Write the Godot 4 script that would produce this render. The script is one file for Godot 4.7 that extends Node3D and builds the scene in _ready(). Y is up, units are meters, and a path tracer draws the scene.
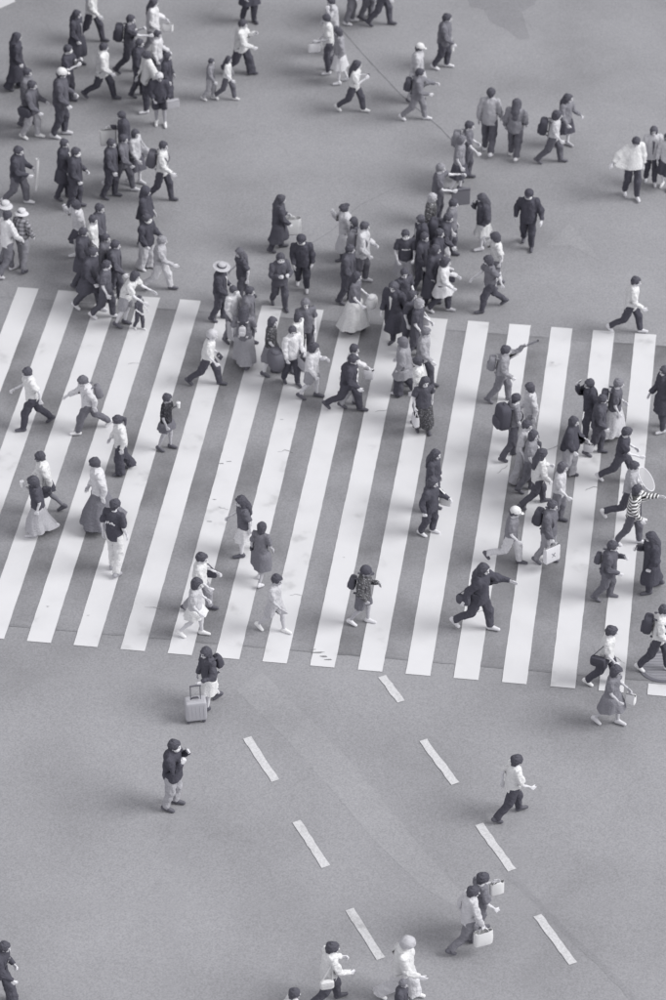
extends Node3D
# A busy zebra crossing seen from a high window. Units are metres, y is up.

# ---------------------------------------------------------------- skeleton (rest pose, 1.72 m tall, faces +z, left is +x)
const PIV := [Vector3(0, .95, 0), Vector3(0, 1.06, 0), Vector3(0, 1.47, -.015),
	Vector3(.172, 1.41, -.01), Vector3(.2695, 1.142, -.01), Vector3(.355, .907, -.01),
	Vector3(-.172, 1.41, -.01), Vector3(-.2695, 1.142, -.01), Vector3(-.355, .907, -.01),
	Vector3(.088, .915, 0), Vector3(.146, .505, .012), Vector3(.203, .09, -.015),
	Vector3(-.088, .915, 0), Vector3(-.146, .505, .012), Vector3(-.203, .09, -.015)]
const PAR := [-1, 0, 1, 1, 3, 4, 1, 6, 7, 0, 9, 10, 0, 12, 13]
const ARMDIR := Vector3(.342, -.94, 0)
var seg := []          # bone segments for the weights: [a, b, radius]
var T := {}            # templates
var M := {}            # materials
var names := {}
var tex := {}
var noise := FastNoiseLite.new()
var X := []            # posed bones of the person built last
var here := Transform3D.IDENTITY
var tall := 1.0
const ROAD_TONE := 170.0
const CROSS_TONE := 167.0
const PAINT_TONE := 219.0
const EXPOSURE := 2.02
const DASHES := [[-1.565, -43.02, -1.03, -41.866], [-0.644, -40.813, -0.121, -39.666], [0.282, -38.628, 0.806, -37.458], [0.913, -44.736, 1.255, -44.014], [1.636, -42.951, 2.191, -41.787], [2.573, -40.736, 3.103, -39.579], [3.488, -38.484, 4.025, -37.342]]
const FAR_STRIPES := [[[-9.704, -74.114], [-9.027, -74.114], [-7.993, -70.772], [-8.768, -69.996]]]
const SEAMS := [[0.024, [[0.174, -69.434], [0.855, -67.836], [1.61, -66.193], [2.528, -64.605], [3.187, -63.157]], 132], [0.12, [[2.899, -39.691], [3.859, -38.257], [4.569, -37.204], [5.077, -36.406]], 164], [0.02, [[-0.736, -59.316], [-0.067, -60.058], [0.615, -61.196], [1.423, -61.927]], 156]]
const PATCHES := [[175, [[4.737, -59.521], [5.348, -60.392], [5.964, -58.828], [5.316, -59.48]]], [175, [[-1.325, -44.864], [-0.422, -43.541], [0.307, -42.371], [1.097, -40.98], [1.723, -39.84], [2.414, -38.737], [2.601, -38.257], [1.5, -39.223], [0.684, -40.393], [-0.054, -41.682], [-0.874, -43.02], [-1.816, -44.352]]], [160, [[3.285, -71.933], [5.399, -71.933], [5.055, -70.668], [4.733, -70.253], [4.868, -68.929], [4.616, -68.829], [4.342, -69.333], [3.912, -69.74], [3.786, -70.357], [3.442, -70.564]]]]
const SCUFFS := [[-0.282, -45.413, 0.16, 0.3], [-0.169, -45.297, 0.12, 1.0], [-0.094, -45.21, 0.1, 0.6], [-0.376, -45.5, 0.08, 0.2], [-2.273, -51.347, 0.1, 0.2], [-2.112, -51.415, 0.07, 0.1], [-2.359, -50.146, 0.06, 0.0], [-0.624, -45.793, 0.04, 0.1], [-5.456, -46.776, 0.05, 0.2], [-4.673, -46.505, 0.04, 0.3], [0.215, -48.283, 0.04, 0.1], [1.939, -50.146, 0.05, 0.1], [4.662, -54.922, 0.05, 0.2], [-1.927, -48.851, 0.05, 0.3], [-2.437, -49.429, 0.09, 0.4], [-1.054, -52.867, 0.06, 0.3], [-4.691, -54.298, 0.05, 0.2]]
const MANHOLE := [6.152, -45.008]
const GROUP := "pedestrians crossing the intersection"

# ---------------------------------------------------------------- colours and materials
func tone(t: float) -> Color:      # a neutral with the cool cast of the print
	return Color(t / 255.0, (t - .3) / 255.0, (t + lerpf(8.5, 2.0, t / 230.0)) / 255.0)

func dyed(t: float) -> Color:      # dyed cloth: a little paler than ink, as faded black is
	var c := tone(t).srgb_to_linear()
	return Color(minf(c.r * 1.16 + .036, .83), minf(c.g * 1.16 + .0351, .83), minf(c.b * 1.16 + .045, .84)).linear_to_srgb()

func cloth(t: float, pat := "") -> StandardMaterial3D:
	var key := "%s%d" % [pat, int(t)]
	if M.has(key): return M[key]
	var m := StandardMaterial3D.new()
	m.albedo_color = dyed(t)
	m.roughness = .93
	m.metallic_specular = .25
	m.albedo_texture = tex[pat] if pat else tex.weave
	m.uv1_scale = Vector3(1, 1, 1) if pat else Vector3(2.3, 2.3, 1)
	m.normal_enabled = true
	m.normal_texture = tex.crease
	m.normal_scale = .55
	M[key] = m
	return m

func plain(t: float, rough := .6, metal := 0.0) -> StandardMaterial3D:
	var key := "p%d_%d_%d" % [int(t), int(rough * 100), int(metal * 100)]
	if M.has(key): return M[key]
	var m := StandardMaterial3D.new()
	m.albedo_color = dyed(t)
	m.roughness = rough
	m.metallic = metal
	M[key] = m
	return m

func numbered(n: String) -> String:
	names[n] = names.get(n, -1) + 1
	return n if names[n] == 0 else "%s_%03d" % [n, names[n]]

func tag(o: Node, label: String, category: String, group := "") -> void:
	o.set_meta("label", label)
	o.set_meta("category", category)
	if group: o.set_meta("group", group)

func mesh_node(called: String, me: Mesh, m: Material, parent: Node) -> MeshInstance3D:
	var o := MeshInstance3D.new()
	o.name = called
	o.mesh = me
	o.material_override = m
	parent.add_child(o, true)
	return o

func commit(v: PackedVector3Array, n: PackedVector3Array, i: PackedInt32Array, uv := PackedVector2Array(), col := PackedColorArray(), uv2 := PackedVector2Array()) -> ArrayMesh:
	var a := []
	a.resize(Mesh.ARRAY_MAX)
	a[Mesh.ARRAY_VERTEX] = v
	a[Mesh.ARRAY_NORMAL] = n
	a[Mesh.ARRAY_INDEX] = i
	if uv.size(): a[Mesh.ARRAY_TEX_UV] = uv
	if uv2.size(): a[Mesh.ARRAY_TEX_UV2] = uv2
	if col.size(): a[Mesh.ARRAY_COLOR] = col
	var me := ArrayMesh.new()
	me.add_surface_from_arrays(Mesh.PRIMITIVE_TRIANGLES, a)
	return me

# ---------------------------------------------------------------- fields and surface nets
# a primitive: [a, b, ra, rb, z_squash, flat_end, op]   op 0 joins, 1 carves away
func cap(a: Vector3, b: Vector3, ra: float, rb: float, sq := 1.0, flat := false, op := 0) -> Array:
	return [a, b, ra, rb, sq, flat, op]

func both(l: Array) -> Array:       # a primitive and its mirror image
	var r := l.duplicate()
	r[0] = Vector3(-l[0].x, l[0].y, l[0].z)
	r[1] = Vector3(-l[1].x, l[1].y, l[1].z)
	return [l, r]

func nets(prims: Array, cell: float, k: float, rough := 0.0, freq := 9.0) -> Dictionary:
	var lo := Vector3.ONE * 1e3
	var hi := -lo
	var pad := k + cell * 2.1
	for q in prims:
		if q[6] == 1: continue
		var r: float = maxf(q[2], q[3]) + pad
		for e in [q[0], q[1]]:
			lo = lo.min(e - Vector3(r, r, r))
			hi = hi.max(e + Vector3(r, r, r))
	var nx := int((hi.x - lo.x) / cell) + 2
	var ny := int((hi.y - lo.y) / cell) + 2
	var nz := int((hi.z - lo.z) / cell) + 2
	var f := PackedFloat32Array()
	f.resize(nx * ny * nz)
	f.fill(1.0)
	var nxy := nx * ny
	for q in prims:
		var a: Vector3 = q[0]
		var b: Vector3 = q[1]
		var ra: float = q[2]
		var dr: float = q[3] - ra
		var sq: float = 1.0 / q[4]
		var flat: bool = q[5]
		var op: int = q[6]
		var r: float = maxf(q[2], q[3]) + pad
		var l2: Vector3 = (a.min(b) - Vector3(r, r, r) - lo) / cell
		var h2: Vector3 = (a.max(b) + Vector3(r, r, r) - lo) / cell
		var ba := b - a
		ba.z *= sq
		var bb := maxf(ba.length_squared(), 1e-9)
		var bl := sqrt(bb)
		for z in range(maxi(0, int(l2.z)), mini(nz, int(h2.z) + 2)):
			for y in range(maxi(0, int(l2.y)), mini(ny, int(h2.y) + 2)):
				var w := z * nxy + y * nx
				for x in range(maxi(0, int(l2.x)), mini(nx, int(h2.x) + 2)):
					var pa := Vector3(lo.x + x * cell - a.x, lo.y + y * cell - a.y, (lo.z + z * cell - a.z) * sq)
					var tu := pa.dot(ba) / bb
					var t := clampf(tu, 0.0, 1.0)
					var d := (pa - ba * t).length() - ra - dr * t
					if flat and tu > 1.0: d = maxf(d, (tu - 1.0) * bl)
					var g := f[w + x]
					if op == 1:
						f[w + x] = maxf(g, -d)
					else:
						var h := maxf(k - absf(g - d), 0.0) / k
						f[w + x] = minf(g, d) - h * h * k * .25
	if rough > 0.0:
		for z in nz:
			for y in ny:
				var w := z * nxy + y * nx
				for x in nx:
					if absf(f[w + x]) < .06:
						f[w + x] += rough * noise.get_noise_3d((lo.x + x * cell) * freq, (lo.y + y * cell) * freq * .55, (lo.z + z * cell) * freq)
	var v := PackedVector3Array()
	var n := PackedVector3Array()
	var idx := PackedInt32Array()
	var at := PackedInt32Array()
	at.resize(nxy * nz)
	at.fill(-1)
	var co := [0, 1, nx, nx + 1, nxy, nxy + 1, nxy + nx, nxy + nx + 1]
	for z in nz - 1:
		for y in ny - 1:
			var w := z * nxy + y * nx
			for x in nx - 1:
				var c := w + x
				var s := 0
				var c0 := f[c]
				var c1 := f[c + 1]
				var c2 := f[c + nx]
				var c3 := f[c + nx + 1]
				var c4 := f[c + nxy]
				var c5 := f[c + nxy + 1]
				var c6 := f[c + nxy + nx]
				var c7 := f[c + nxy + nx + 1]
				if c0 < 0.0: s += 1
				if c1 < 0.0: s += 1
				if c2 < 0.0: s += 1
				if c3 < 0.0: s += 1
				if c4 < 0.0: s += 1
				if c5 < 0.0: s += 1
				if c6 < 0.0: s += 1
				if c7 < 0.0: s += 1
				if s == 0 or s == 8: continue
				var cs := [c0, c1, c2, c3, c4, c5, c6, c7]
				var sum := Vector3.ZERO
				var cnt := 0
				for e in [[0, 1], [2, 3], [4, 5], [6, 7], [0, 2], [1, 3], [4, 6], [5, 7], [0, 4], [1, 5], [2, 6], [3, 7]]:
					var i0: int = e[0]
					var i1: int = e[1]
					var g0: float = cs[i0]
					var g1: float = cs[i1]
					if (g0 < 0.0) != (g1 < 0.0):
						var t := g0 / (g0 - g1)
						sum += Vector3(i0 & 1, (i0 >> 1) & 1, i0 >> 2).lerp(Vector3(i1 & 1, (i1 >> 1) & 1, i1 >> 2), t)
						cnt += 1
				at[c] = v.size()
				v.append(lo + (Vector3(x, y, z) + sum / cnt) * cell)
				n.append(Vector3(c1 + c3 + c5 + c7 - c0 - c2 - c4 - c6, c2 + c3 + c6 + c7 - c0 - c1 - c4 - c5, c4 + c5 + c6 + c7 - c0 - c1 - c2 - c3).normalized())
	for z in range(1, nz - 1):
		for y in range(1, ny - 1):
			var w := z * nxy + y * nx
			for x in range(1, nx - 1):
				var c := w + x
				if at[c] < 0 and at[c - 1] < 0: continue
				var inside := f[c] < 0.0
				for ax in 3:
					var st: int = [1, nx, nxy][ax]
					if (f[c + st] < 0.0) == inside: continue
					var u: int = [nx, nxy, 1][ax]
					var s: int = [nxy, 1, nx][ax]
					var p0 := at[c]
					var p1 := at[c - u]
					var p2 := at[c - u - s]
					var p3 := at[c - s]
					if p0 < 0 or p1 < 0 or p2 < 0 or p3 < 0: continue
					if inside: idx.append_array([p0, p2, p1, p0, p3, p2])
					else: idx.append_array([p0, p1, p2, p0, p2, p3])
	return {"v": v, "n": n, "i": idx}

func mirrored(t: Dictionary) -> Dictionary:
	var v := PackedVector3Array()
	var n := PackedVector3Array()
	for p in t.v: v.append(Vector3(-p.x, p.y, p.z))
	for p in t.n: n.append(Vector3(-p.x, p.y, p.z))
	var i := PackedInt32Array()
	for k in range(0, t.i.size(), 3): i.append_array([t.i[k], t.i[k + 2], t.i[k + 1]])
	return {"v": v, "n": n, "i": i}

func moved(t: Dictionary, x: Transform3D) -> Dictionary:
	var v := PackedVector3Array()
	var n := PackedVector3Array()
	for p in t.v: v.append(x * p)
	for p in t.n: n.append((x.basis * p).normalized())
	return {"v": v, "n": n, "i": t.i}

func joined(l: Array) -> Dictionary:
	var r := {"v": PackedVector3Array(), "n": PackedVector3Array(), "i": PackedInt32Array()}
	for t in l:
		var o: int = r.v.size()
		r.v.append_array(t.v)
		r.n.append_array(t.n)
		var moved_i := PackedInt32Array()
		for k in t.i: moved_i.append(k + o)
		r.i.append_array(moved_i)
	return r

# weights: the two bones nearest to each vertex; only those in the list count
func bind(t: Dictionary, bones: Array, soft := .075) -> Dictionary:
	var b := PackedInt32Array()
	var w := PackedFloat32Array()
	var uv := PackedVector2Array()
	for p in t.v:
		var d0 := 1e3
		var d1 := 1e3
		var b0 := 0
		var b1 := 0
		for k in bones:
			var s: Array = seg[k]
			var a: Vector3 = s[0]
			var ba: Vector3 = s[1] - a
			var d: float = (p - a - ba * clampf((p - a).dot(ba) / ba.length_squared(), 0, 1)).length() - s[2]
			if d < d0:
				d1 = d0
				b1 = b0
				d0 = d
				b0 = k
			elif d < d1:
				d1 = d
				b1 = k
		var w1 := maxf(0.0, 1.0 - (d1 - d0) / soft)
		w1 *= w1
		b.append(b0)
		b.append(b1)
		w.append(w1 / (1.0 + w1))
		uv.append(Vector2(p.x + p.z * .6, -p.y))
	t.b = b
	t.w = w
	t.uv = uv
	return t

# ---------------------------------------------------------------- the templates
func hand(grip: float) -> Dictionary:
	var pr := []
	var kn := [Vector3(0, -.088, .034), Vector3(0, -.092, .011), Vector3(0, -.09, -.012), Vector3(0, -.083, -.034)]
	var ln := [.07, .078, .072, .056]
	for f in 4:
		pr.append(cap(Vector3(0, -.005, kn[f].z * .55), kn[f], .016, .0125))
		var p: Vector3 = kn[f]
		var ang := .12 + grip * .75 + f * .05
		for s in 3:
			var l: float = ln[f] * [.46, .31, .23][s]
			var q := p + Vector3(-sin(ang), -cos(ang), kn[f].z * .12) * l
			pr.append(cap(p, q, .0092 - s * .0008, .0086 - s * .0008))
			p = q
			ang += .25 + grip * .95
	var tb := Vector3(-.004, -.03, .03)
	var t1 := Vector3(-.014, -.062, .058 - grip * .012)
	pr.append(cap(tb, t1, .014, .0105))
	pr.append(cap(t1, t1 + Vector3(-.014 - grip * .02, -.034, .004 - grip * .014), .0102, .0085))
	var t := nets(pr, .0083, .006)
	return moved(t, Transform3D(Basis(Vector3(0, 0, 1), .349), PIV[5]))

func limb_arm(r0: float, r1: float, r2: float, r3: float, upto := 1.0) -> Array:
	var l := both(cap(PIV[3], PIV[4], r0, r1))
	l.append_array(both(cap(PIV[4], PIV[4].lerp(PIV[5], upto), r2, r3, 1.0, true)))
	return l

func build_templates() -> void:
	for k in 15:
		var tip: Vector3 = [Vector3(0, 1.03, 0), Vector3(0, 1.4, 0), Vector3(0, 1.66, .01), PIV[4], PIV[5], PIV[5] + ARMDIR * .15, Vector3.ZERO, Vector3.ZERO, Vector3.ZERO, PIV[10], PIV[11], PIV[11] + Vector3(.02, -.06, .17), Vector3.ZERO, Vector3.ZERO, Vector3.ZERO][k]
		var a: Vector3 = PIV[k]
		if k == 0: a.y = .93
		if k == 1: a.y = 1.14
		if k == 2: a.y = 1.5
		if k == 3 or k == 6: a += ARMDIR * Vector3(1 if k == 3 else -1, 1, 1) * .04
		if k == 9 or k == 12: a.y -= .05
		if tip == Vector3.ZERO:
			tip = seg[k - 3][1]
			tip.x = -tip.x
		seg.append([a, tip, [.12, .13, .07, .05, .04, .03, .05, .04, .03, .075, .05, .04, .075, .05, .04][k]])
	var trunk := [cap(Vector3(0, .94, 0), Vector3(0, 1.02, 0), .145, .128, .74), cap(Vector3(0, 1.02, 0), Vector3(0, 1.2, 0), .125, .138, .7),
		cap(Vector3(0, 1.2, 0), Vector3(0, 1.36, -.005), .14, .135, .7), cap(Vector3(-.13, 1.4, -.012), Vector3(.13, 1.4, -.012), .055, .055), cap(Vector3(0, 1.38, -.02), Vector3(0, 1.56, .0), .06, .052)]
	var b := trunk.duplicate()
	b.append_array(limb_arm(.048, .038, .038, .027))
	b.append_array(both(cap(PIV[9], PIV[10], .083, .05)))
	b.append_array(both(cap(PIV[10], PIV[10].lerp(PIV[11], .3) + Vector3(0, 0, -.012), .049, .053)))
	b.append_array(both(cap(PIV[10].lerp(PIV[11], .3) + Vector3(0, 0, -.012), PIV[11], .052, .035)))
	b.append_array(both(cap(PIV[11] + Vector3(0, -.04, -.01), PIV[11] + Vector3(.012, -.06, .14), .036, .028)))
	var bare := nets(b, .037, .03)
	var hd := [cap(Vector3(0, 1.636, -.012), Vector3(0, 1.628, .012), .083, .08), cap(Vector3(0, 1.61, .03), Vector3(0, 1.56, .042), .06, .047), cap(Vector3(0, 1.535, .066), Vector3(0, 1.53, .07), .025, .022),
		cap(Vector3(0, 1.616, .09), Vector3(0, 1.588, .112), .01, .014), cap(Vector3(-.035, 1.638, .075), Vector3(.035, 1.638, .075), .016, .016), cap(Vector3(-.017, 1.556, .086), Vector3(.017, 1.556, .086), .01, .01),
		cap(Vector3(0, 1.48, -.015), Vector3(0, 1.57, .0), .054, .052)]
	hd.append_array(both(cap(Vector3(.08, 1.622, -.002), Vector3(.077, 1.592, .004), .016, .011)))
	hd.append_array(both(cap(Vector3(.032, 1.613, .1), Vector3(.03, 1.613, .1), .011, .011, 1.0, false, 1)))
	var head := nets(hd, .0128, .018)
	for g in 2:
		var h := hand(g * .9)
		var t := joined([bare, head, h, mirrored(h)])
		bind(t, range(15))
		var col := PackedColorArray()
		for i in t.v.size():
			var p: Vector3 = t.v[i]
			var e := 1.0
			if p.y > 1.5:
				t.b[i * 2] = 2
				if p.y > 1.54: t.w[i] = 0.0
				var ax := absf(p.x)
				if p.z > .06:
					if Vector2(ax - .031, p.y - 1.613).length() < .012: e = .1
					elif absf(p.y - 1.637) < .007 and ax > .012 and ax < .05: e = .2
					elif absf(p.y - 1.556) < .008 and ax < .024: e = .55
			col.append(Color(e, e, e))
		t.col = col
		T["body%d" % g] = t
	# tops
	var all := range(15)
	var up := [0, 1, 2, 3, 4, 6, 7, 9, 12]
	var tors := func(r: float, hem: float, z: float) -> Array:
		return [cap(Vector3(0, 1.34, -.005), Vector3(0, hem, 0), r * .95, r * 1.04, z, true), cap(Vector3(-.135, 1.4, -.012), Vector3(.135, 1.4, -.012), .068, .068)]
	var tee: Array = tors.call(.172, .83, .78)
	tee.append_array(both(cap(PIV[3], PIV[3].lerp(PIV[4], .8), .072, .074, 1.0, true)))
	T.tee = bind(nets(tee, .0275, .03, .03), up)
	var sh: Array = tors.call(.178, .82, .8)
	sh.append_array(limb_arm(.072, .068, .066, .05, .95))
	sh.append(cap(Vector3(0, 1.44, -.015), Vector3(0, 1.485, -.012), .07, .068))
	T.shirt = bind(nets(sh, .0275, .03, .032), up)
	var ja: Array = tors.call(.195, .79, .82)
	ja.append_array(limb_arm(.084, .078, .076, .058, .98))
	ja.append(cap(Vector3(0, 1.44, -.015), Vector3(0, 1.5, -.012), .08, .076))
	T.jacket = bind(nets(ja, .0285, .035, .036, 7.0), up)
	var po: Array = [cap(Vector3(0, 1.4, -.01), Vector3(0, .86, 0), .15, .31, .72, true), cap(Vector3(-.14, 1.4, -.012), Vector3(.14, 1.4, -.012), .075, .075)]
	po.append_array(limb_arm(.09, .095, .09, .06, .8))
	T.poncho = bind(nets(po, .029, .04, .014, 7.0), [0, 1, 2, 3, 4, 6, 7])
	var hoo: Array = ja.duplicate()
	hoo.append(cap(Vector3(-.05, 1.45, -.075), Vector3(.05, 1.45, -.075), .06, .06))
	T.hoodie = bind(nets(hoo, .0285, .035, .036, 8.0), up)
	# bottoms
	var low := [0, 9, 10, 12, 13]
	var pel := [cap(Vector3(0, .9, 0), Vector3(0, 1.03, 0), .152, .142, .78, true)]
	var sl: Array = pel.duplicate()
	sl.append_array(both(cap(PIV[9], PIV[10], .106, .09)))
	sl.append_array(both(cap(PIV[10], PIV[10].lerp(PIV[11], 1.0), .089, .066, 1.0, true)))
	T.slim = bind(nets(sl, .0295, .025, .028), low)
	var wi: Array = pel.duplicate()
	wi.append_array(both(cap(PIV[9], PIV[10], .112, .108)))
	wi.append_array(both(cap(PIV[10], PIV[10].lerp(PIV[11], 1.08), .106, .112, 1.0, true)))
	T.wide = bind(nets(wi, .0295, .025, .032), low)
	var so: Array = pel.duplicate()
	so.append_array(both(cap(PIV[9], PIV[9].lerp(PIV[10], .83), .108, .11, 1.0, true)))
	T.shorts = bind(nets(so, .0295, .025, .028), low)
	# the strip of shirt that shows between the fronts of an open jacket
	var fv := PackedVector3Array()
	var fi := PackedInt32Array()
	for k in 13:
		var u := k / 12.0
		var y := lerpf(1.475, .98, u)
		var hw := lerpf(.05, .01, pow(u, .7))
		for e in 7:
			var x := hw * (e / 3.0 - 1.0)
			var rr := lerpf(.12, .198, smoothstep(0.0, .35, u))
			fv.append(Vector3(x, y, sqrt(rr * rr - x * x) * lerpf(.72, .82, u) + .012))
			if k and e:
				var q := k * 7 + e
				fi.append_array([q, q - 7, q - 1, q - 1, q - 7, q - 8])
	T.front = bind({"v": fv, "n": normals(fv, fi), "i": fi}, [1, 0])
	# shoe
	var f0: Vector3 = PIV[11]
	var s1 := nets([cap(f0 + Vector3(0, -.03, -.035), f0 + Vector3(0, -.0, -.02), .044, .042), cap(f0 + Vector3(0, -.045, -.03), f0 + Vector3(.012, -.055, .15), .043, .036), cap(f0 + Vector3(.002, .0, .0), f0 + Vector3(.01, -.04, .1), .04, .032),
		cap(f0 + Vector3(0, -.16, 0), f0 + Vector3(0, -.16, .1), .07, .07, 1.0, false, 1)], .018, .02)
	T.shoe0 = bind(s1, [11, 10], .03)
	T.shoe1 = bind(mirrored(s1), [14, 13], .03)
	# hair
	var face := [cap(Vector3(0, 1.602, .118), Vector3(0, 1.5, .118), .075, .084, 1.0, false, 1)]
	var scalp := [cap(Vector3(0, 1.645, -.018), Vector3(0, 1.64, .012), .1, .095), cap(Vector3(0, 1.61, -.03), Vector3(0, 1.56, -.04), .085, .06)]
	var hair := func(extra: Array, cut: Array, c: float, rough: float) -> Dictionary:
		var l: Array = scalp.duplicate()
		l.append_array(extra)
		l.append_array(cut)
		return bind(nets(l, c, .02, rough, 22.0), [2, 1], .12)
	T.short = hair.call([], face, .02, .02)
	T.bob = hair.call([cap(Vector3(0, 1.63, -.02), Vector3(0, 1.53, -.03), .1, .088), cap(Vector3(-.06, 1.62, .02), Vector3(-.06, 1.54, .02), .04, .036), cap(Vector3(.06, 1.62, .02), Vector3(.06, 1.54, .02), .04, .036)], face, .0205, .02)
	T.long = hair.call([cap(Vector3(0, 1.63, -.03), Vector3(0, 1.42, -.1), .1, .1, .8), cap(Vector3(0, 1.42, -.11), Vector3(0, 1.25, -.135), .105, .08, .55), cap(Vector3(-.065, 1.62, .015), Vector3(-.08, 1.44, -.01), .04, .034), cap(Vector3(.065, 1.62, .015), Vector3(.08, 1.44, -.01), .04, .034)], face, .0215, .024)
	T.pony = hair.call([cap(Vector3(0, 1.66, -.1), Vector3(0, 1.6, -.15), .04, .04), cap(Vector3(0, 1.6, -.155), Vector3(0, 1.42, -.15), .042, .022)], face, .0205, .018)
	T.bun = hair.call([cap(Vector3(0, 1.7, -.1), Vector3(0, 1.69, -.11), .05, .05)], face, .0205, .018)
	T.hood = bind(nets([cap(Vector3(0, 1.64, -.02), Vector3(0, 1.62, .01), .125, .12), cap(Vector3(0, 1.6, -.03), Vector3(0, 1.44, -.03), .115, .13), cap(Vector3(0, 1.61, .15), Vector3(0, 1.52, .15), .075, .08, 1.0, false, 1)], .019, .03, .012), [2, 1], .12)
	# mask, caps and hats, all rigid on the head
	T.mask = bind(nets([cap(Vector3(-.02, 1.57, .05), Vector3(.02, 1.57, .05), .062, .062), cap(Vector3(0, 1.68, .04), Vector3(0, 1.67, .1), .075, .075, 1.0, false, 1), cap(Vector3(0, 1.57, -.05), Vector3(0, 1.6, -.05), .093, .093, 1.0, false, 1)], .012, .012), [2])
	T.cap = bind(nets([cap(Vector3(0, 1.662, -.012), Vector3(0, 1.662, .006), .103, .1), cap(Vector3(-.035, 1.655, .1), Vector3(.035, 1.655, .1), .016, .016), cap(Vector3(-.04, 1.65, .135), Vector3(.04, 1.65, .135), .012, .012), cap(Vector3(-.025, 1.645, .165), Vector3(.025, 1.645, .165), .011, .011),
		cap(Vector3(0, 1.5, -.02), Vector3(0, 1.5, .02), .125, .125, 1.0, false, 1)], .0125, .014), [2])
	T.beanie = bind(nets([cap(Vector3(0, 1.665, -.015), Vector3(0, 1.66, .006), .107, .104), cap(Vector3(0, 1.63, -.015), Vector3(0, 1.645, .006), .108, .106), cap(Vector3(0, 1.47, .02), Vector3(0, 1.5, .05), .125, .125, 1.0, false, 1)], .014, .014, .006, 20.0), [2])
	T.bucket = bind(lathe([[.0, 1.755], [.05, 1.75], [.085, 1.74], [.1, 1.71], [.108, 1.665], [.118, 1.655], [.15, 1.635], [.178, 1.615], [.18, 1.61], [.17, 1.612], [.11, 1.645], [.1, 1.65]], 26), [2])
	T.straw = bind(lathe([[.0, 1.75], [.06, 1.748], [.09, 1.735], [.1, 1.71], [.106, 1.672], [.11, 1.664], [.16, 1.655], [.21, 1.65], [.213, 1.645], [.205, 1.643], [.12, 1.655], [.1, 1.655]], 30), [2])
	T.band = bind(lathe([[.103, 1.705], [.109, 1.7], [.113, 1.672], [.108, 1.668]], 30), [2])

func lathe(prof: Array, n: int) -> Dictionary:
	var v := PackedVector3Array()
	var nn := PackedVector3Array()
	var i := PackedInt32Array()
	for k in prof.size():
		var a: Array = prof[maxi(0, k - 1)]
		var c: Array = prof[mini(prof.size() - 1, k + 1)]
		var nr := Vector2(-(c[1] - a[1]), c[0] - a[0]).normalized()
		for s in n + 1:
			var t := TAU * s / n
			v.append(Vector3(cos(t) * prof[k][0], prof[k][1], sin(t) * prof[k][0]))
			nn.append(Vector3(cos(t) * nr.x, nr.y, sin(t) * nr.x))
			if k and s:
				var q := k * (n + 1) + s
				i.append_array([q, q - n - 1, q - 1, q - 1, q - n - 1, q - n - 2])
	return {"v": v, "n": nn, "i": i}

# ---------------------------------------------------------------- posing
func rx(d: float) -> Basis: return Basis(Vector3(1, 0, 0), deg_to_rad(d))
func ry(d: float) -> Basis: return Basis(Vector3(0, 1, 0), deg_to_rad(d))
func rz(d: float) -> Basis: return Basis(Vector3(0, 0, 1), deg_to_rad(d))

func arm(mode: String, opp: float) -> Array:       # forward swing, tuck, elbow bend, inward turn
	match mode:
		"phone": return [22, 11, 92, 46]
		"chest": return [18, 8, 122, 52]
		"face": return [52, 10, 122, 36]
		"strap": return [8, 4, 138, 30]
		"fwd": return [58, 12, 24, 24]
		"up": return [88, 10, 45, 26]
		"side": return [4, -28, 14, 10]
		"bag": return [2, 12, 8, 22]
		"crook": return [6, 12, 88, 32]
		"pocket": return [-14, 3, 44, 36]
		"hold": return [10, 12, 50, 28]
		"back": return [-34, 8, 16, 20]
		"wide": return [-8, 2, 24, 20]
	return [opp * .85, 13, 14 + maxf(0, opp) * .7, 24]

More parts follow.
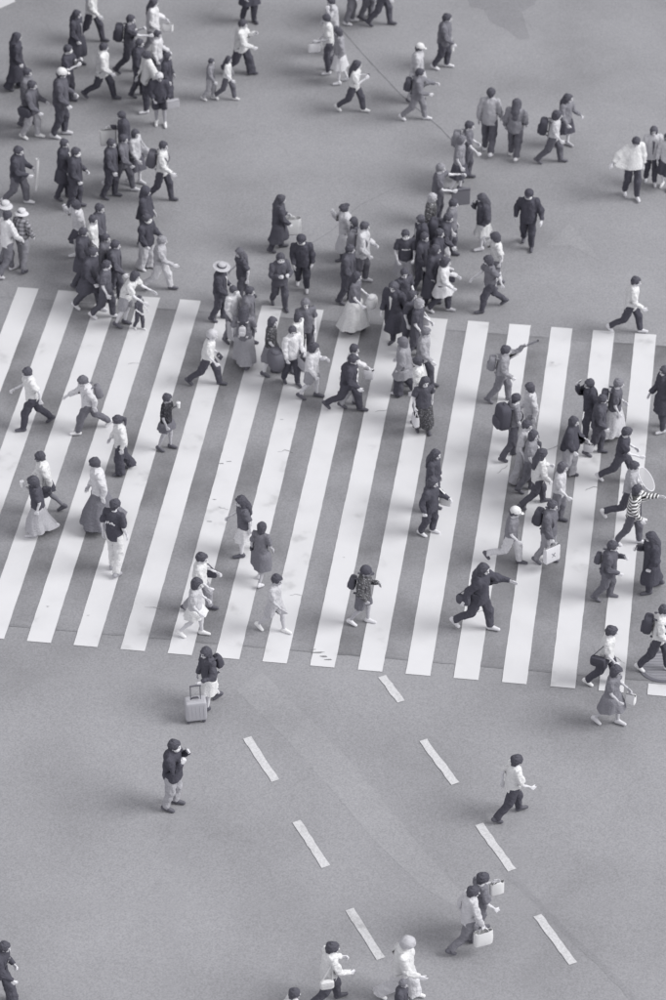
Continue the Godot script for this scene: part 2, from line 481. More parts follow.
func pose(o: Dictionary) -> void:
	var rng := RandomNumberGenerator.new()
	rng.seed = 1000 + count
	var st: float = o.get("st", 0) * .8 * rng.randf_range(.82, 1.12)
	var R := []
	R.resize(15)
	R.fill(Basis.IDENTITY)
	var lean: float = o.get("lean", 3.0 + absf(st) * .1)
	R[0] = ry(-st * .22) * rx(lean * .3)
	R[1] = ry(st * .42 + o.get("twist", 0.0)) * rx(lean * .7)
	R[2] = ry(o.get("turn", rng.randf_range(-16, 16)) - st * .2) * rx(o.get("look", 8.0) - lean * .6) * rz(o.get("tilt", rng.randf_range(-5, 5)))
	for s in 2:
		var sg := 1.0 if s == 0 else -1.0
		var mine := st * sg              # > 0: this leg is in front
		var f := absf(st)
		var ll := 9 + s * 3
		var open: float = o.get("open", 0.0)
		if mine >= 0.0:
			R[ll] = rx(-f) * rz(-sg * (6.6 - open))
			var kf: float = 5.0 + f * .18
			R[ll + 1] = rx(kf)
			R[ll + 2] = rx(-(9.0 * f / 28.0) + f - kf) * rz(sg * (6.6 - open))
		else:
			R[ll] = rx(f * .72) * rz(-sg * (6.6 - open))
			var kick: float = o.get("kick", rng.randf_range(-4, 12) * minf(1.0, f / 12.0))
			var kb: float = 4.0 + f * .62 + kick
			R[ll + 1] = rx(kb)
			R[ll + 2] = rx(f * 1.0 + kick * .8 - f * .72 - kb + f * .5) * rz(sg * (6.6 - open))
		var am: Array = arm(o.get("al" if s == 0 else "ar", ""), -mine)
		var ua := 3 + s * 3
		R[ua] = rx(-am[0] + rng.randf_range(-12, 10)) * rz(-sg * (am[1] + rng.randf_range(-5, 1)))
		R[ua + 1] = ry(-sg * am[3]) * rx(-am[2] + rng.randf_range(-8, 5))
		R[ua + 2] = rz(-sg * 6)
	var hs: float = 1.01 * o.get("hs", 1.0)
	var G := []
	for b in 15:
		var l := Transform3D(R[b], PIV[b] - R[b] * PIV[b])
		if b == 2: l = l * Transform3D(Basis.from_scale(Vector3.ONE * hs), PIV[2] * (1.0 - hs))
		G.append(l if PAR[b] < 0 else G[PAR[b]] * l)
	var mn := 1e3
	for b in [11, 14]:
		for q in [Vector3(0, -.088, -.07), Vector3(0, -.088, .09), Vector3(0, -.082, .17)]:
			mn = minf(mn, (G[b] * (PIV[b] + q)).y)
	var w: float = o.get("w", 1.0) * rng.randf_range(.98, 1.1)
	var sc := Transform3D(Basis.from_scale(Vector3(tall * w, tall, tall * w)), Vector3(0, -mn * tall, 0))
	X = []
	for b in 15: X.append(sc * G[b])

func skin(t: Dictionary) -> Array:
	var v := PackedVector3Array()
	var n := PackedVector3Array()
	var c: int = t.v.size()
	v.resize(c)
	n.resize(c)
	var tv: PackedVector3Array = t.v
	var tn: PackedVector3Array = t.n
	var tb: PackedInt32Array = t.b
	var tw: PackedFloat32Array = t.w
	for i in c:
		var a: Transform3D = X[tb[i * 2]]
		var w := tw[i]
		if w < .01:
			v[i] = a * tv[i]
			n[i] = (a.basis * tn[i]).normalized()
		else:
			var b: Transform3D = X[tb[i * 2 + 1]]
			v[i] = (a * tv[i]).lerp(b * tv[i], w)
			n[i] = (a.basis * tn[i]).lerp(b.basis * tn[i], w).normalized()
	return [v, n]

func wear(called: String, t: Dictionary, m: Material, parent: Node) -> MeshInstance3D:
	var s := skin(t)
	return mesh_node(called, commit(s[0], s[1], t.i, t.uv), m, parent)

# a hanging skirt: rings from the waist to the hem, held out by the two legs
func skirt(top: float, hem: float, r0: float, r1: float, folds: int, fold: float, seed_: int) -> Dictionary:
	var rng := RandomNumberGenerator.new()
	rng.seed = seed_
	var ph := rng.randf() * TAU
	var ph2 := rng.randf() * TAU
	var n := 40
	var rows := 12
	var v := PackedVector3Array()
	var uv := PackedVector2Array()
	var i := PackedInt32Array()
	var sc: float = tall
	for k in rows + 1:
		var t := float(k) / rows
		var y := lerpf(top, hem, t)
		var c0: Vector3 = X[0] * Vector3(0, y, 0)
		var pl := c0
		var pr := c0
		if y < .93:
			var f := clampf((.915 - y) / .41, 0.0, 1.0)
			if y > .505:
				pl = X[9] * PIV[9].lerp(PIV[10], f)
				pr = X[12] * PIV[12].lerp(PIV[13], f)
			else:
				f = clampf((.505 - y) / .415, 0.0, 1.0)
				pl = X[10] * PIV[10].lerp(PIV[11], f * .8)
				pr = X[13] * PIV[13].lerp(PIV[14], f * .8)
		var bl := smoothstep(.98, .85, y)
		var m := c0.lerp((pl + pr) * .5, bl * .85)
		m.y = c0.y
		var rr := lerpf(r0, r1, pow(t, .8)) * sc
		for s in n + 1:
			var a := TAU * s / n
			var d := Vector3(cos(a), 0, sin(a))
			var sup := maxf(0.0, maxf((pl - m).dot(d), (pr - m).dot(d))) * bl
			var sq := lerpf(.78, 1.0, t)
			var el := sqrt(d.x * d.x + d.z * d.z * sq * sq)
			var wob := 1.0 + fold * t * (sin(a * folds + ph) + .5 * sin(a * (folds * 2 - 3) + ph2 + t * 2.0))
			var q := m + d * (sup * .92 + rr * el) * wob
			q.y += fold * .18 * t * sin(a * 3.0 + ph2) * sc
			v.append(q)
			uv.append(Vector2(a * .2, -y))
			if k and s:
				var z := k * (n + 1) + s
				i.append_array([z, z - 1, z - n - 1, z - 1, z - n - 2, z - n - 1])
	return {"v": v, "n": normals(v, i), "i": i, "uv": uv}

func normals(v: PackedVector3Array, i: PackedInt32Array) -> PackedVector3Array:
	var n := PackedVector3Array()
	n.resize(v.size())
	for k in range(0, i.size(), 3):
		var c := (v[i[k + 2]] - v[i[k]]).cross(v[i[k + 1]] - v[i[k]])
		for e in 3: n[i[k + e]] += c
	for k in n.size(): n[k] = n[k].normalized()
	return n

func rng_span(k: int, a: float, c: float) -> float:
	return lerpf(a, c, fposmod(sin(k * 12.9898 + count) * 43758.5453, 1.0))

var count := 0
# one person: body with clothes, hair and shoes as children
func person(label: String, x: float, z: float, heading: float, height: float, o: Dictionary) -> MeshInstance3D:
	count += 1
	tall = height / 1.72
	pose(o)
	var gripping: bool = o.get("al", "") in ["phone", "bag", "chest", "strap", "face", "up", "hold"] or o.get("ar", "") in ["phone", "bag", "chest", "strap", "face", "up", "hold"]
	var bt: Dictionary = T.body1 if gripping else T.body0
	var s := skin(bt)
	var p := MeshInstance3D.new()
	p.name = numbered("person")
	p.mesh = commit(s[0], s[1], bt.i, bt.uv, bt.col)
	var key := "skin%d" % int(o.get("skin", 204))
	if not M.has(key):
		var sm := StandardMaterial3D.new()
		sm.albedo_color = dyed(o.get("skin", 204))
		sm.vertex_color_use_as_albedo = true
		sm.roughness = .6
		sm.metallic_specular = .35
		M[key] = sm
	p.material_override = M[key]
	add_child(p)
	here = Transform3D(ry(heading + 90.0), Vector3(x, .006, z))
	p.transform = here
	tag(p, label, "person", GROUP)
	# lower body first, then top, so that the names read from the ground up
	var bo: Array = o.get("b", ["slim", 70])
	match bo[0]:
		"slim", "wide": wear("trousers", T[bo[0]], cloth(bo[1], bo[2] if bo.size() > 2 else ""), p)
		"shorts": wear("shorts", T.shorts, cloth(bo[1]), p)
		"skirt", "long_skirt", "mini":
			var sk := skirt(1.05, {"skirt": .52, "long_skirt": .2, "mini": .68}[bo[0]], .125, {"skirt": .2, "long_skirt": .21, "mini": .17}[bo[0]] * (bo[3] if bo.size() > 3 else 1.0), 9, .055, count)
			mesh_node("skirt", commit(sk.v, sk.n, sk.i, sk.uv), cloth(bo[1], bo[2] if bo.size() > 2 else ""), p)
	var to: Array = o.get("t", ["shirt", 70])
	var tm := cloth(to[1], to[2] if to.size() > 2 else "")
	var kind: String = to[0]
	match kind:
		"coat", "long_coat", "dress", "tunic":
			var base: Dictionary = T.tee if kind == "dress" else (T.shirt if kind == "tunic" else T.jacket)
			var a := skin(base)
			var hem: float = {"coat": .6, "long_coat": .36, "dress": .5, "tunic": .62}[kind]
			var sk := skirt(1.1, hem, .15 if kind == "dress" else .165, .2, 7, .04, count + 50)
			var v: PackedVector3Array = a[0]
			var n: PackedVector3Array = a[1]
			var ii: PackedInt32Array = base.i.duplicate()
			var uv: PackedVector2Array = base.uv.duplicate()
			var off := v.size()
			v.append_array(sk.v)
			n.append_array(sk.n)
			uv.append_array(sk.uv)
			for k in sk.i: ii.append(k + off)
			mesh_node("dress" if kind in ["dress", "tunic"] else "coat", commit(v, n, ii, uv), tm, p)
		_:
			wear({"tee": "t_shirt", "shirt": "shirt", "jacket": "jacket", "poncho": "poncho", "hoodie": "hooded_jacket"}[kind], T[kind], tm, p)
	if kind in ["jacket", "coat", "long_coat"]:
		var dice := rng_span(1, 0, 1)
		if o.has("in") or dice < .4: wear("shirt_front", T.front, cloth(o.get("in", 196 if dice < .16 else (140 if dice < .27 else 90))), p)
	var ha: Array = o.get("h", ["short", 66])
	if ha[0] != "none": wear("hood" if ha[0] == "hood" else "hair", T[ha[0]], cloth(ha[1]) if ha[0] == "hood" else hair_mat(ha[1]), p)
	if o.has("hat"):
		var ht: Array = o.hat
		wear({"cap": "cap", "beanie": "knit_cap", "bucket": "hat", "straw": "hat"}[ht[0]], T[ht[0]], cloth(ht[1]), p)
		if ht[0] == "straw": wear("hat_band", T.band, cloth(70), p)
	if o.get("mask", 0): wear("face_mask", T.mask, cloth(o.mask), p)
	var sc: float = o.get("s", 70)
	for k in 2: wear("shoe", T["shoe%d" % k], plain(sc, .55), p)
	if o.has("print"):       # a print on the front or back of a top
		var side: float = o.get("print_side", -1.0)
		var on: Transform3D = X[1] * Transform3D(ry(180.0 if side < 0 else 0.0), Vector3(0, 1.27, side * .152))
		if o.print == "K":
			var me := TextMesh.new()
			me.text = "K"
			me.font_size = 24
			me.pixel_size = .0075
			me.depth = .006
			mesh_node("emblem", me, plain(215, .8), p).transform = on
		else:                # too small to read: short pale strokes
			for k in 5:
				var q := mesh_node("printed_stroke", rounded(Vector3(rng_span(k, .02, .045), rng_span(k + 3, .03, .06), .008), .4, 10, 6), plain(205, .8), p)
				q.transform = on * Transform3D(rz(rng_span(k + 7, -25, 25)), Vector3((k - 2) * .043, rng_span(k + 9, -.012, .012), 0))
	return p

func hair_mat(t: float) -> StandardMaterial3D:
	var key := "h%d" % int(t)
	if M.has(key): return M[key]
	var m := StandardMaterial3D.new()
	m.albedo_color = dyed(t)
	m.roughness = .55
	m.metallic_specular = .4
	m.normal_enabled = true
	m.normal_texture = tex.strand
	m.normal_scale = .9
	m.uv1_scale = Vector3(3, 1, 1)
	M[key] = m
	return m

# ---------------------------------------------------------------- things that people carry
func rounded(size: Vector3, e := .4, n := 20, m := 12) -> ArrayMesh:
	var v := PackedVector3Array()
	var nn := PackedVector3Array()
	var i := PackedInt32Array()
	var uv := PackedVector2Array()
	for k in m + 1:
		var b := PI * (float(k) / m - .5)
		for s in n + 1:
			var a := TAU * s / n
			var c := Vector3(_pw(cos(b), e) * _pw(cos(a), e), _pw(sin(b), e), _pw(cos(b), e) * _pw(sin(a), e))
			v.append(c * size * .5)
			uv.append(Vector2(c.x + c.z, c.y) * size.y)
			nn.append((Vector3(_pw(cos(b), 2 - e) * _pw(cos(a), 2 - e), _pw(sin(b), 2 - e), _pw(cos(b), 2 - e) * _pw(sin(a), 2 - e)) / size).normalized())
			if k and s:
				var q := k * (n + 1) + s
				i.append_array([q, q - 1, q - n - 1, q - 1, q - n - 2, q - n - 1])
	return commit(v, nn, i, uv)

func _pw(x: float, e: float) -> float: return signf(x) * pow(absf(x), e)

func strip(pts: Array, w: Vector3, th: float) -> ArrayMesh:      # a flat strap of width w that follows points
	var v := PackedVector3Array()
	var i := PackedInt32Array()
	for k in pts.size():
		var d: Vector3 = (pts[mini(k + 1, pts.size() - 1)] - pts[maxi(k - 1, 0)]).normalized()
		var up := d.cross(w).normalized() * th
		for e in [[-1, -1], [1, -1], [1, 1], [-1, 1]]: v.append(pts[k] + w * .5 * e[0] + up * .5 * e[1])
		if k:
			for e in 4:
				var a := k * 4 + e
				var b := k * 4 + (e + 1) % 4
				i.append_array([a, b, a - 4, b, b - 4, a - 4])
	return commit(v, normals(v, i), i)

func tube(pts: Array, r: float, n := 8) -> ArrayMesh:
	var v := PackedVector3Array()
	var nn := PackedVector3Array()
	var i := PackedInt32Array()
	for k in pts.size():
		var d: Vector3 = (pts[mini(k + 1, pts.size() - 1)] - pts[maxi(k - 1, 0)]).normalized()
		var a := d.cross(Vector3(.31, .2, .93)).normalized()
		var b := d.cross(a)
		for s in n:
			var q := a * cos(TAU * s / n) + b * sin(TAU * s / n)
			v.append(pts[k] + q * r)
			nn.append(q)
			if k:
				var z := k * n + s
				var y := k * n + (s + 1) % n
				i.append_array([z, y, z - n, y, y - n, z - n])
	return commit(v, nn, i)

func thing(called: String, label: String, category: String, at: Transform3D) -> Node3D:
	var o := Node3D.new()
	o.name = numbered(called)
	add_child(o)
	o.transform = at
	tag(o, label, category, "bags and things that pedestrians carry")
	return o

func upright(p: Vector3) -> Transform3D:      # a place in the last person's frame, standing upright
	return here * Transform3D(Basis.IDENTITY, p)

func hand_at(side: String) -> Vector3:
	return X[5] * (PIV[5] + Vector3(.02, -.09, .0)) if side == "l" else X[8] * (PIV[8] + Vector3(-.02, -.09, .0))

func backpack(label: String, t: float, sz := 1.0, front := false) -> void:
	var f := 1.0 if front else -1.0
	var ch: Transform3D = X[1]
	var c: Vector3 = ch * Vector3(0, 1.2, f * (.19 + .06 * sz))
	var bs := ch.basis.orthonormalized()
	var o := thing("backpack", label, "backpack", here * Transform3D(bs, c))
	var pk := mesh_node("pack", rounded(Vector3(.31, .45, .21) * sz * tall, .5), cloth(t), o)
	var q := mesh_node("front_pocket", rounded(Vector3(.24, .2, .08) * sz * tall, .5), cloth(t + 6), pk)
	q.position = Vector3(0, -.09 * sz, f * .1 * sz) * tall
	var pts := []
	for k in 5: pts.append(Vector3(lerpf(-.04, .04, k / 4.0), .225 * sz + .04 * sin(PI * k / 4.0), 0) * tall)
	mesh_node("grab_handle", strip(pts, Vector3(0, 0, .02), .006), cloth(t), o)
	for s in [-1, 1]:
		var a := []
		for k in 13:
			var u := PI * k / 12.0
			a.append(Vector3(s * (.105 + .02 * sin(u)), .0 + cos(u) * .225, -f * (.09 * sz + sin(u) * .315)) * tall)
		mesh_node("shoulder_strap", strip(a, Vector3(.045, 0, 0), .012), cloth(t), o)

func tote(label: String, side: String, t: float, w := .34, h := .36, d := .1, drop := .16, paper := false, mark := false, called := "tote_bag", turn := 0.0) -> void:
	var hp := hand_at(side)
	hp.y = maxf(hp.y, drop + h + .02)
	var at := here * Transform3D(ry(turn), hp + Vector3(0, -drop - h, 0))
	var o := thing(called, label, "bag", at)
	var v := PackedVector3Array()
	var i := PackedInt32Array()
	var rows := [[0.0, .92, .9], [.06, .98, 1.0], [.5, 1.0, 1.05], [.94, 1.0, .75], [1.0, 1.0, .6]]
	var n := 24
	for k in rows.size():
		for s in n:
			var a := TAU * s / n
			var e := .34 if paper else .6
			var sag := rng_span(k * 31 + s / 2, -.02, .02) * (1.0 if k in [2, 3, 4] else .3)
			v.append(Vector3(_pw(sin(a), e) * d * .5 * rows[k][2] + sag * .7, rows[k][0] * h + sag * .5 - (.03 * h * cos(a) * cos(a) if k == 4 else 0.0), _pw(cos(a), e) * w * .5 * rows[k][1]))
			if k:
				var z := k * n + s
				var y := k * n + (s + 1) % n
				i.append_array([z, z - n, y, y, z - n, y - n])
	var c := v.size()
	v.append(Vector3.ZERO)
	for s in n: i.append_array([c, (s + 1) % n, s])
	mesh_node("bag_body", commit(v, normals(v, i), i), plain(t, .75) if paper else cloth(t), o)
	for s in [-1, 1]:
		var pts := []
		for k in 11:
			var u := PI * k / 10.0
			pts.append(Vector3(s * d * .28 * (1.0 - sin(u)), h * .93 + sin(u) * (drop + h * .07), cos(u) * w * .26))
		mesh_node("handle", strip(pts, Vector3(.018, 0, 0), .008) if not paper else tube(pts, .006, 6), cloth(t - 12), o)
	if mark:
		for s in [-1, 1]:
			for k in 2:
				var q := mesh_node("printed_mark", tube([Vector3(0, -.045, (-.035 if k else .035)), Vector3(0, .045, (.035 if k else -.035))], .008, 6), plain(110, .8), o)
				q.position = Vector3(s * (d * .525), h * .5, 0)

func shoulder_bag(label: String, side: String, t: float, sz := 1.0, fwd := .0, called := "shoulder_bag") -> void:
	var s := 1.0 if side == "l" else -1.0
	var at := here * Transform3D(ry(s * 8), X[0] * Vector3(s * .25, .93, fwd))
	var o := thing(called, label, "bag", at)
	var bb := mesh_node("bag_body", rounded(Vector3(.12, .25, .33) * sz * tall, .45), cloth(t), o)
	var q := mesh_node("flap", rounded(Vector3(.03, .13, .31) * sz * tall, .4), cloth(t + 5), bb)
	q.position = Vector3(s * .058, .055, 0) * sz * tall
	var pts := []
	var inv := at.affine_inverse() * here
	var up: Vector3 = X[1] * Vector3(s * .15, 1.475, -.01)
	for k in 13:
		var u := k / 12.0
		var pk := Vector3(0, .1, lerpf(.13, -.13, u)) * sz * tall
		pts.append(pk.lerp(inv * up, pow(sin(PI * u), .55)))
	mesh_node("strap", strip(pts, Vector3(.03, 0, 0), .008), cloth(t), o)

func phone(label: String, side: String, t := 205.0, w := .075) -> void:
	var b := 5 if side == "l" else 8
	var hp := hand_at(side)
	var bs: Basis = X[b].basis.orthonormalized()
	var o := thing("phone", label, "phone", here * Transform3D(bs * rx(-15), hp + bs * Vector3(-.02 if side == "l" else .02, -.03, .02)))
	mesh_node("phone_case", rounded(Vector3(.012, .15, w), .15, 16, 8), plain(t, .4), o)
	var q := mesh_node("screen", rounded(Vector3(.002, .135, w - .01), .12, 16, 6), plain(74, .1), o)
	q.position.x = -.0065 if side == "l" else .0065

func cup(label: String, side: String, t := 222.0) -> void:
	var o := thing("drink_cup", label, "cup", upright(hand_at(side) + Vector3(0, -.05, .02)))
	var l := lathe([[.0, .0], [.028, .0], [.03, .004], [.042, .125], [.042, .128]], 20)
	mesh_node("cup_body", commit(l.v, l.n, l.i), plain(t, .5), o)
	var k := lathe([[.0, .14], [.034, .14], [.044, .132], [.045, .124], [.042, .122]], 20)
	mesh_node("lid", commit(k.v, k.n, k.i), plain(t - 12, .4), o)
	mesh_node("straw", tube([Vector3(.005, .13, 0), Vector3(.012, .21, .01)], .004, 6), plain(120, .5), o)

func carton(label: String, side: String, t: float, size: Vector3, turn := 0.0, called := "box", cat := "box", off := Vector3.ZERO, e := .12) -> void:
	var o := thing(called, label, cat, here * Transform3D(ry(turn), hand_at(side) + off))
	mesh_node("panel", rounded(size, e, 24, 12), cloth(t), o)
	var q := mesh_node("edge_band", rounded(Vector3(size.x * 1.02, size.y * .12, size.z * 1.02) * (1.0 if e < .3 else .72), e, 20, 6), cloth(t - 14), o)
	q.position.y = size.y * .44

func suitcase(label: String, side: String, t: float) -> void:
	var hp := hand_at(side)
	var o := thing("suitcase", label, "suitcase", here * Transform3D(ry(155), Vector3(hp.x, .0, hp.z + .06)))
	var sh := mesh_node("shell", rounded(Vector3(.24, .44, .4), .22, 28, 14), plain(t, .45), o)
	sh.position.y = .28
	for k in 5:
		var rib := mesh_node("rib", rounded(Vector3(.25, .38, .018), .3, 12, 8), plain(t - 6, .45), sh)
		rib.position = Vector3(0, 0, (k - 2) * .07)
	for s in [-1, 1]:
		mesh_node("handle_rod", tube([Vector3(-.05, .54, s * .09), Vector3(-.05, .86, s * .09)], .009), plain(90, .35, .6), o)
		for e in [-1, 1]:
			var w := mesh_node("wheel", rounded(Vector3(.035, .065, .065), .8, 14, 8), plain(68, .6), o)
			w.position = Vector3(e * .085, .033, s * .14)
	mesh_node("handle_grip", tube([Vector3(-.05, .86, -.105), Vector3(-.05, .865, 0), Vector3(-.05, .86, .105)], .016), plain(70, .6), o)
	mesh_node("top_handle", strip([Vector3(.02, .495, -.07), Vector3(.02, .53, -.05), Vector3(.02, .53, .05), Vector3(.02, .495, .07)], Vector3(.03, 0, 0), .012), plain(72, .6), o)

func disc(label: String, at: Transform3D, r: float) -> void:
	var o := thing("round_fan", label, "fan", at)
	var l := lathe([[0, .004], [r * .96, .004], [r * .96, -.004], [0, -.004]], 40)
	var film := StandardMaterial3D.new()
	film.albedo_color = Color(tone(185), .6)
	film.transparency = BaseMaterial3D.TRANSPARENCY_ALPHA
	film.roughness = .7
	mesh_node("film_face", commit(l.v, l.n, l.i), film, o)
	var pts := []
	for k in 41: pts.append(Vector3(cos(TAU * k / 40) * r, 0, sin(TAU * k / 40) * r))
	mesh_node("rim", tube(pts, .012), plain(196, .6), o)
	mesh_node("handle", tube([Vector3(-r, 0, 0), Vector3(-r - .16, 0, 0)], .013), plain(120, .6), o)

func rod(called: String, label: String, cat: String, a: Vector3, b: Vector3, r: float, t: float) -> void:
	var o := thing(called, label, cat, here * Transform3D(Basis.IDENTITY, a))
	var d := b - a
	mesh_node("roll", tube([Vector3.ZERO, d * .02, d * .98, d], r, 14), plain(t, .7), o)
	mesh_node("end_cap", tube([d * .985, d * 1.01], r * 1.15, 14), plain(t - 30, .7), o)
	mesh_node("end_cap", tube([d * -.01, d * .015], r * 1.15, 14), plain(t - 30, .7), o)

# ---------------------------------------------------------------- textures
func noise_tex(size: int, freq: float, oct: int, lo: float, hi: float, normal := false, type := FastNoiseLite.TYPE_SIMPLEX_SMOOTH, stops := []) -> NoiseTexture2D:
	var n := FastNoiseLite.new()
	n.seed = int(freq * 7919) + oct
	n.noise_type = type
	n.frequency = freq
	n.fractal_octaves = oct
	n.fractal_type = FastNoiseLite.FRACTAL_FBM
	var t := NoiseTexture2D.new()
	t.width = size
	t.height = size
	t.seamless = true
	t.noise = n
	if normal:
		t.as_normal_map = true
		t.bump_strength = hi
	else:
		var g := Gradient.new()
		if stops.size():
			g.offsets = PackedFloat32Array(stops.map(func(e): return e[0]))
			g.colors = PackedColorArray(stops.map(func(e): return Color(e[1], e[1], e[1])))
		else:
			g.set_color(0, Color(lo, lo, lo))
			g.set_color(1, Color(hi, hi, hi))
		t.color_ramp = g
	return t

func drawn(f: Callable, w: int, h: int) -> ImageTexture:
	var im := Image.create(w, h, false, Image.FORMAT_RGB8)
	for y in h:
		for x in w:
			var c: float = f.call(x / float(w), y / float(h))
			im.set_pixel(x, y, Color(c, c, c))
	return ImageTexture.create_from_image(im)

func build_textures() -> void:
	tex.weave = noise_tex(256, .035, 4, .91, 1.0)
	tex.crease = noise_tex(256, .03, 3, 0, 9.0, true)
	tex.strand = noise_tex(256, .12, 3, 0, 6.0, true)
	tex.stripe = drawn(func(_x, y): return 1.0 if fposmod(y * 13.0, 1.0) < .5 else .38, 8, 512)
	tex.plaid = drawn(func(x, y): return 1.0 - .22 * float(fposmod(x * 9.0, 1.0) < .4) - .22 * float(fposmod(y * 9.0, 1.0) < .4), 256, 256)
	var fl := FastNoiseLite.new()
	fl.seed = 5
	fl.noise_type = FastNoiseLite.TYPE_CELLULAR
	fl.frequency = .11
	tex.floral = drawn(func(x, y): return 1.0 if fl.get_noise_2d(x * 200.0, y * 200.0) < -.72 else .45 + .25 * (fl.get_noise_2d(x * 420.0 + 50.0, y * 420.0) + 1.0) * .5, 256, 256)
	tex.check = drawn(func(x, y): return 1.0 if (int(x * 22.0) + int(y * 22.0)) % 2 == 0 else .68, 256, 256)

# ---------------------------------------------------------------- the street
func sheet(called: String, poly: PackedVector2Array, y: float, m: Material, parent: Node) -> MeshInstance3D:
	var v := PackedVector3Array()
	var n := PackedVector3Array()
	var uv := PackedVector2Array()
	var uv2 := PackedVector2Array()
	for p in poly:
		v.append(Vector3(p.x, y, p.y))
		n.append(Vector3.UP)
		uv.append(p / 48.0 + Vector2(.5, .2))
		uv2.append(p / 6.0)
	var i := Geometry2D.triangulate_polygon(poly)
	for k in range(0, i.size(), 3):
		if (v[i[k + 1]] - v[i[k]]).cross(v[i[k + 2]] - v[i[k]]).y > 0:
			var s := i[k + 1]
			i[k + 1] = i[k + 2]
			i[k + 2] = s
	return mesh_node(called, commit(v, n, i, uv, PackedColorArray(), uv2), m, parent)

func asphalt(t: float, coarse: Texture2D) -> StandardMaterial3D:
	var m := StandardMaterial3D.new()
	m.albedo_color = tone(t)
	m.albedo_texture = coarse
	m.detail_enabled = true
	m.detail_blend_mode = BaseMaterial3D.BLEND_MODE_MUL
	m.detail_albedo = tex.grain
	m.detail_uv_layer = BaseMaterial3D.DETAIL_UV_2
	m.roughness = .95
	m.metallic_specular = .2
	return m

# an outline with slightly uneven edges
func ragged(a: Vector2, b: Vector2, w: float, rng: RandomNumberGenerator, amp := .004, stepm := .16) -> PackedVector2Array:
	var d := (b - a).normalized()
	var s := Vector2(-d.y, d.x) * w * .5
	var n := maxi(3, int(a.distance_to(b) / stepm))
	var l := PackedVector2Array()
	for k in n + 1: l.append(a.lerp(b, float(k) / n) + s + (s.normalized() + d * .4) * rng.randf_range(-amp, amp))
	for k in n + 1: l.append(b.lerp(a, float(k) / n) - s + (s.normalized() + d * .4) * rng.randf_range(-amp, amp))
	return l

# a closed outline with a wandering edge
func uneven(l: Array, rng: RandomNumberGenerator) -> PackedVector2Array:
	var r := PackedVector2Array()
	for k in l.size():
		var a := Vector2(l[k][0], l[k][1])
		var b := Vector2(l[(k + 1) % l.size()][0], l[(k + 1) % l.size()][1])
		var n := maxi(1, int(a.distance_to(b) / .25))
		for s in n: r.append(a.lerp(b, float(s) / n) + Vector2(rng.randf_range(-.012, .012), rng.randf_range(-.012, .012)))
	return r

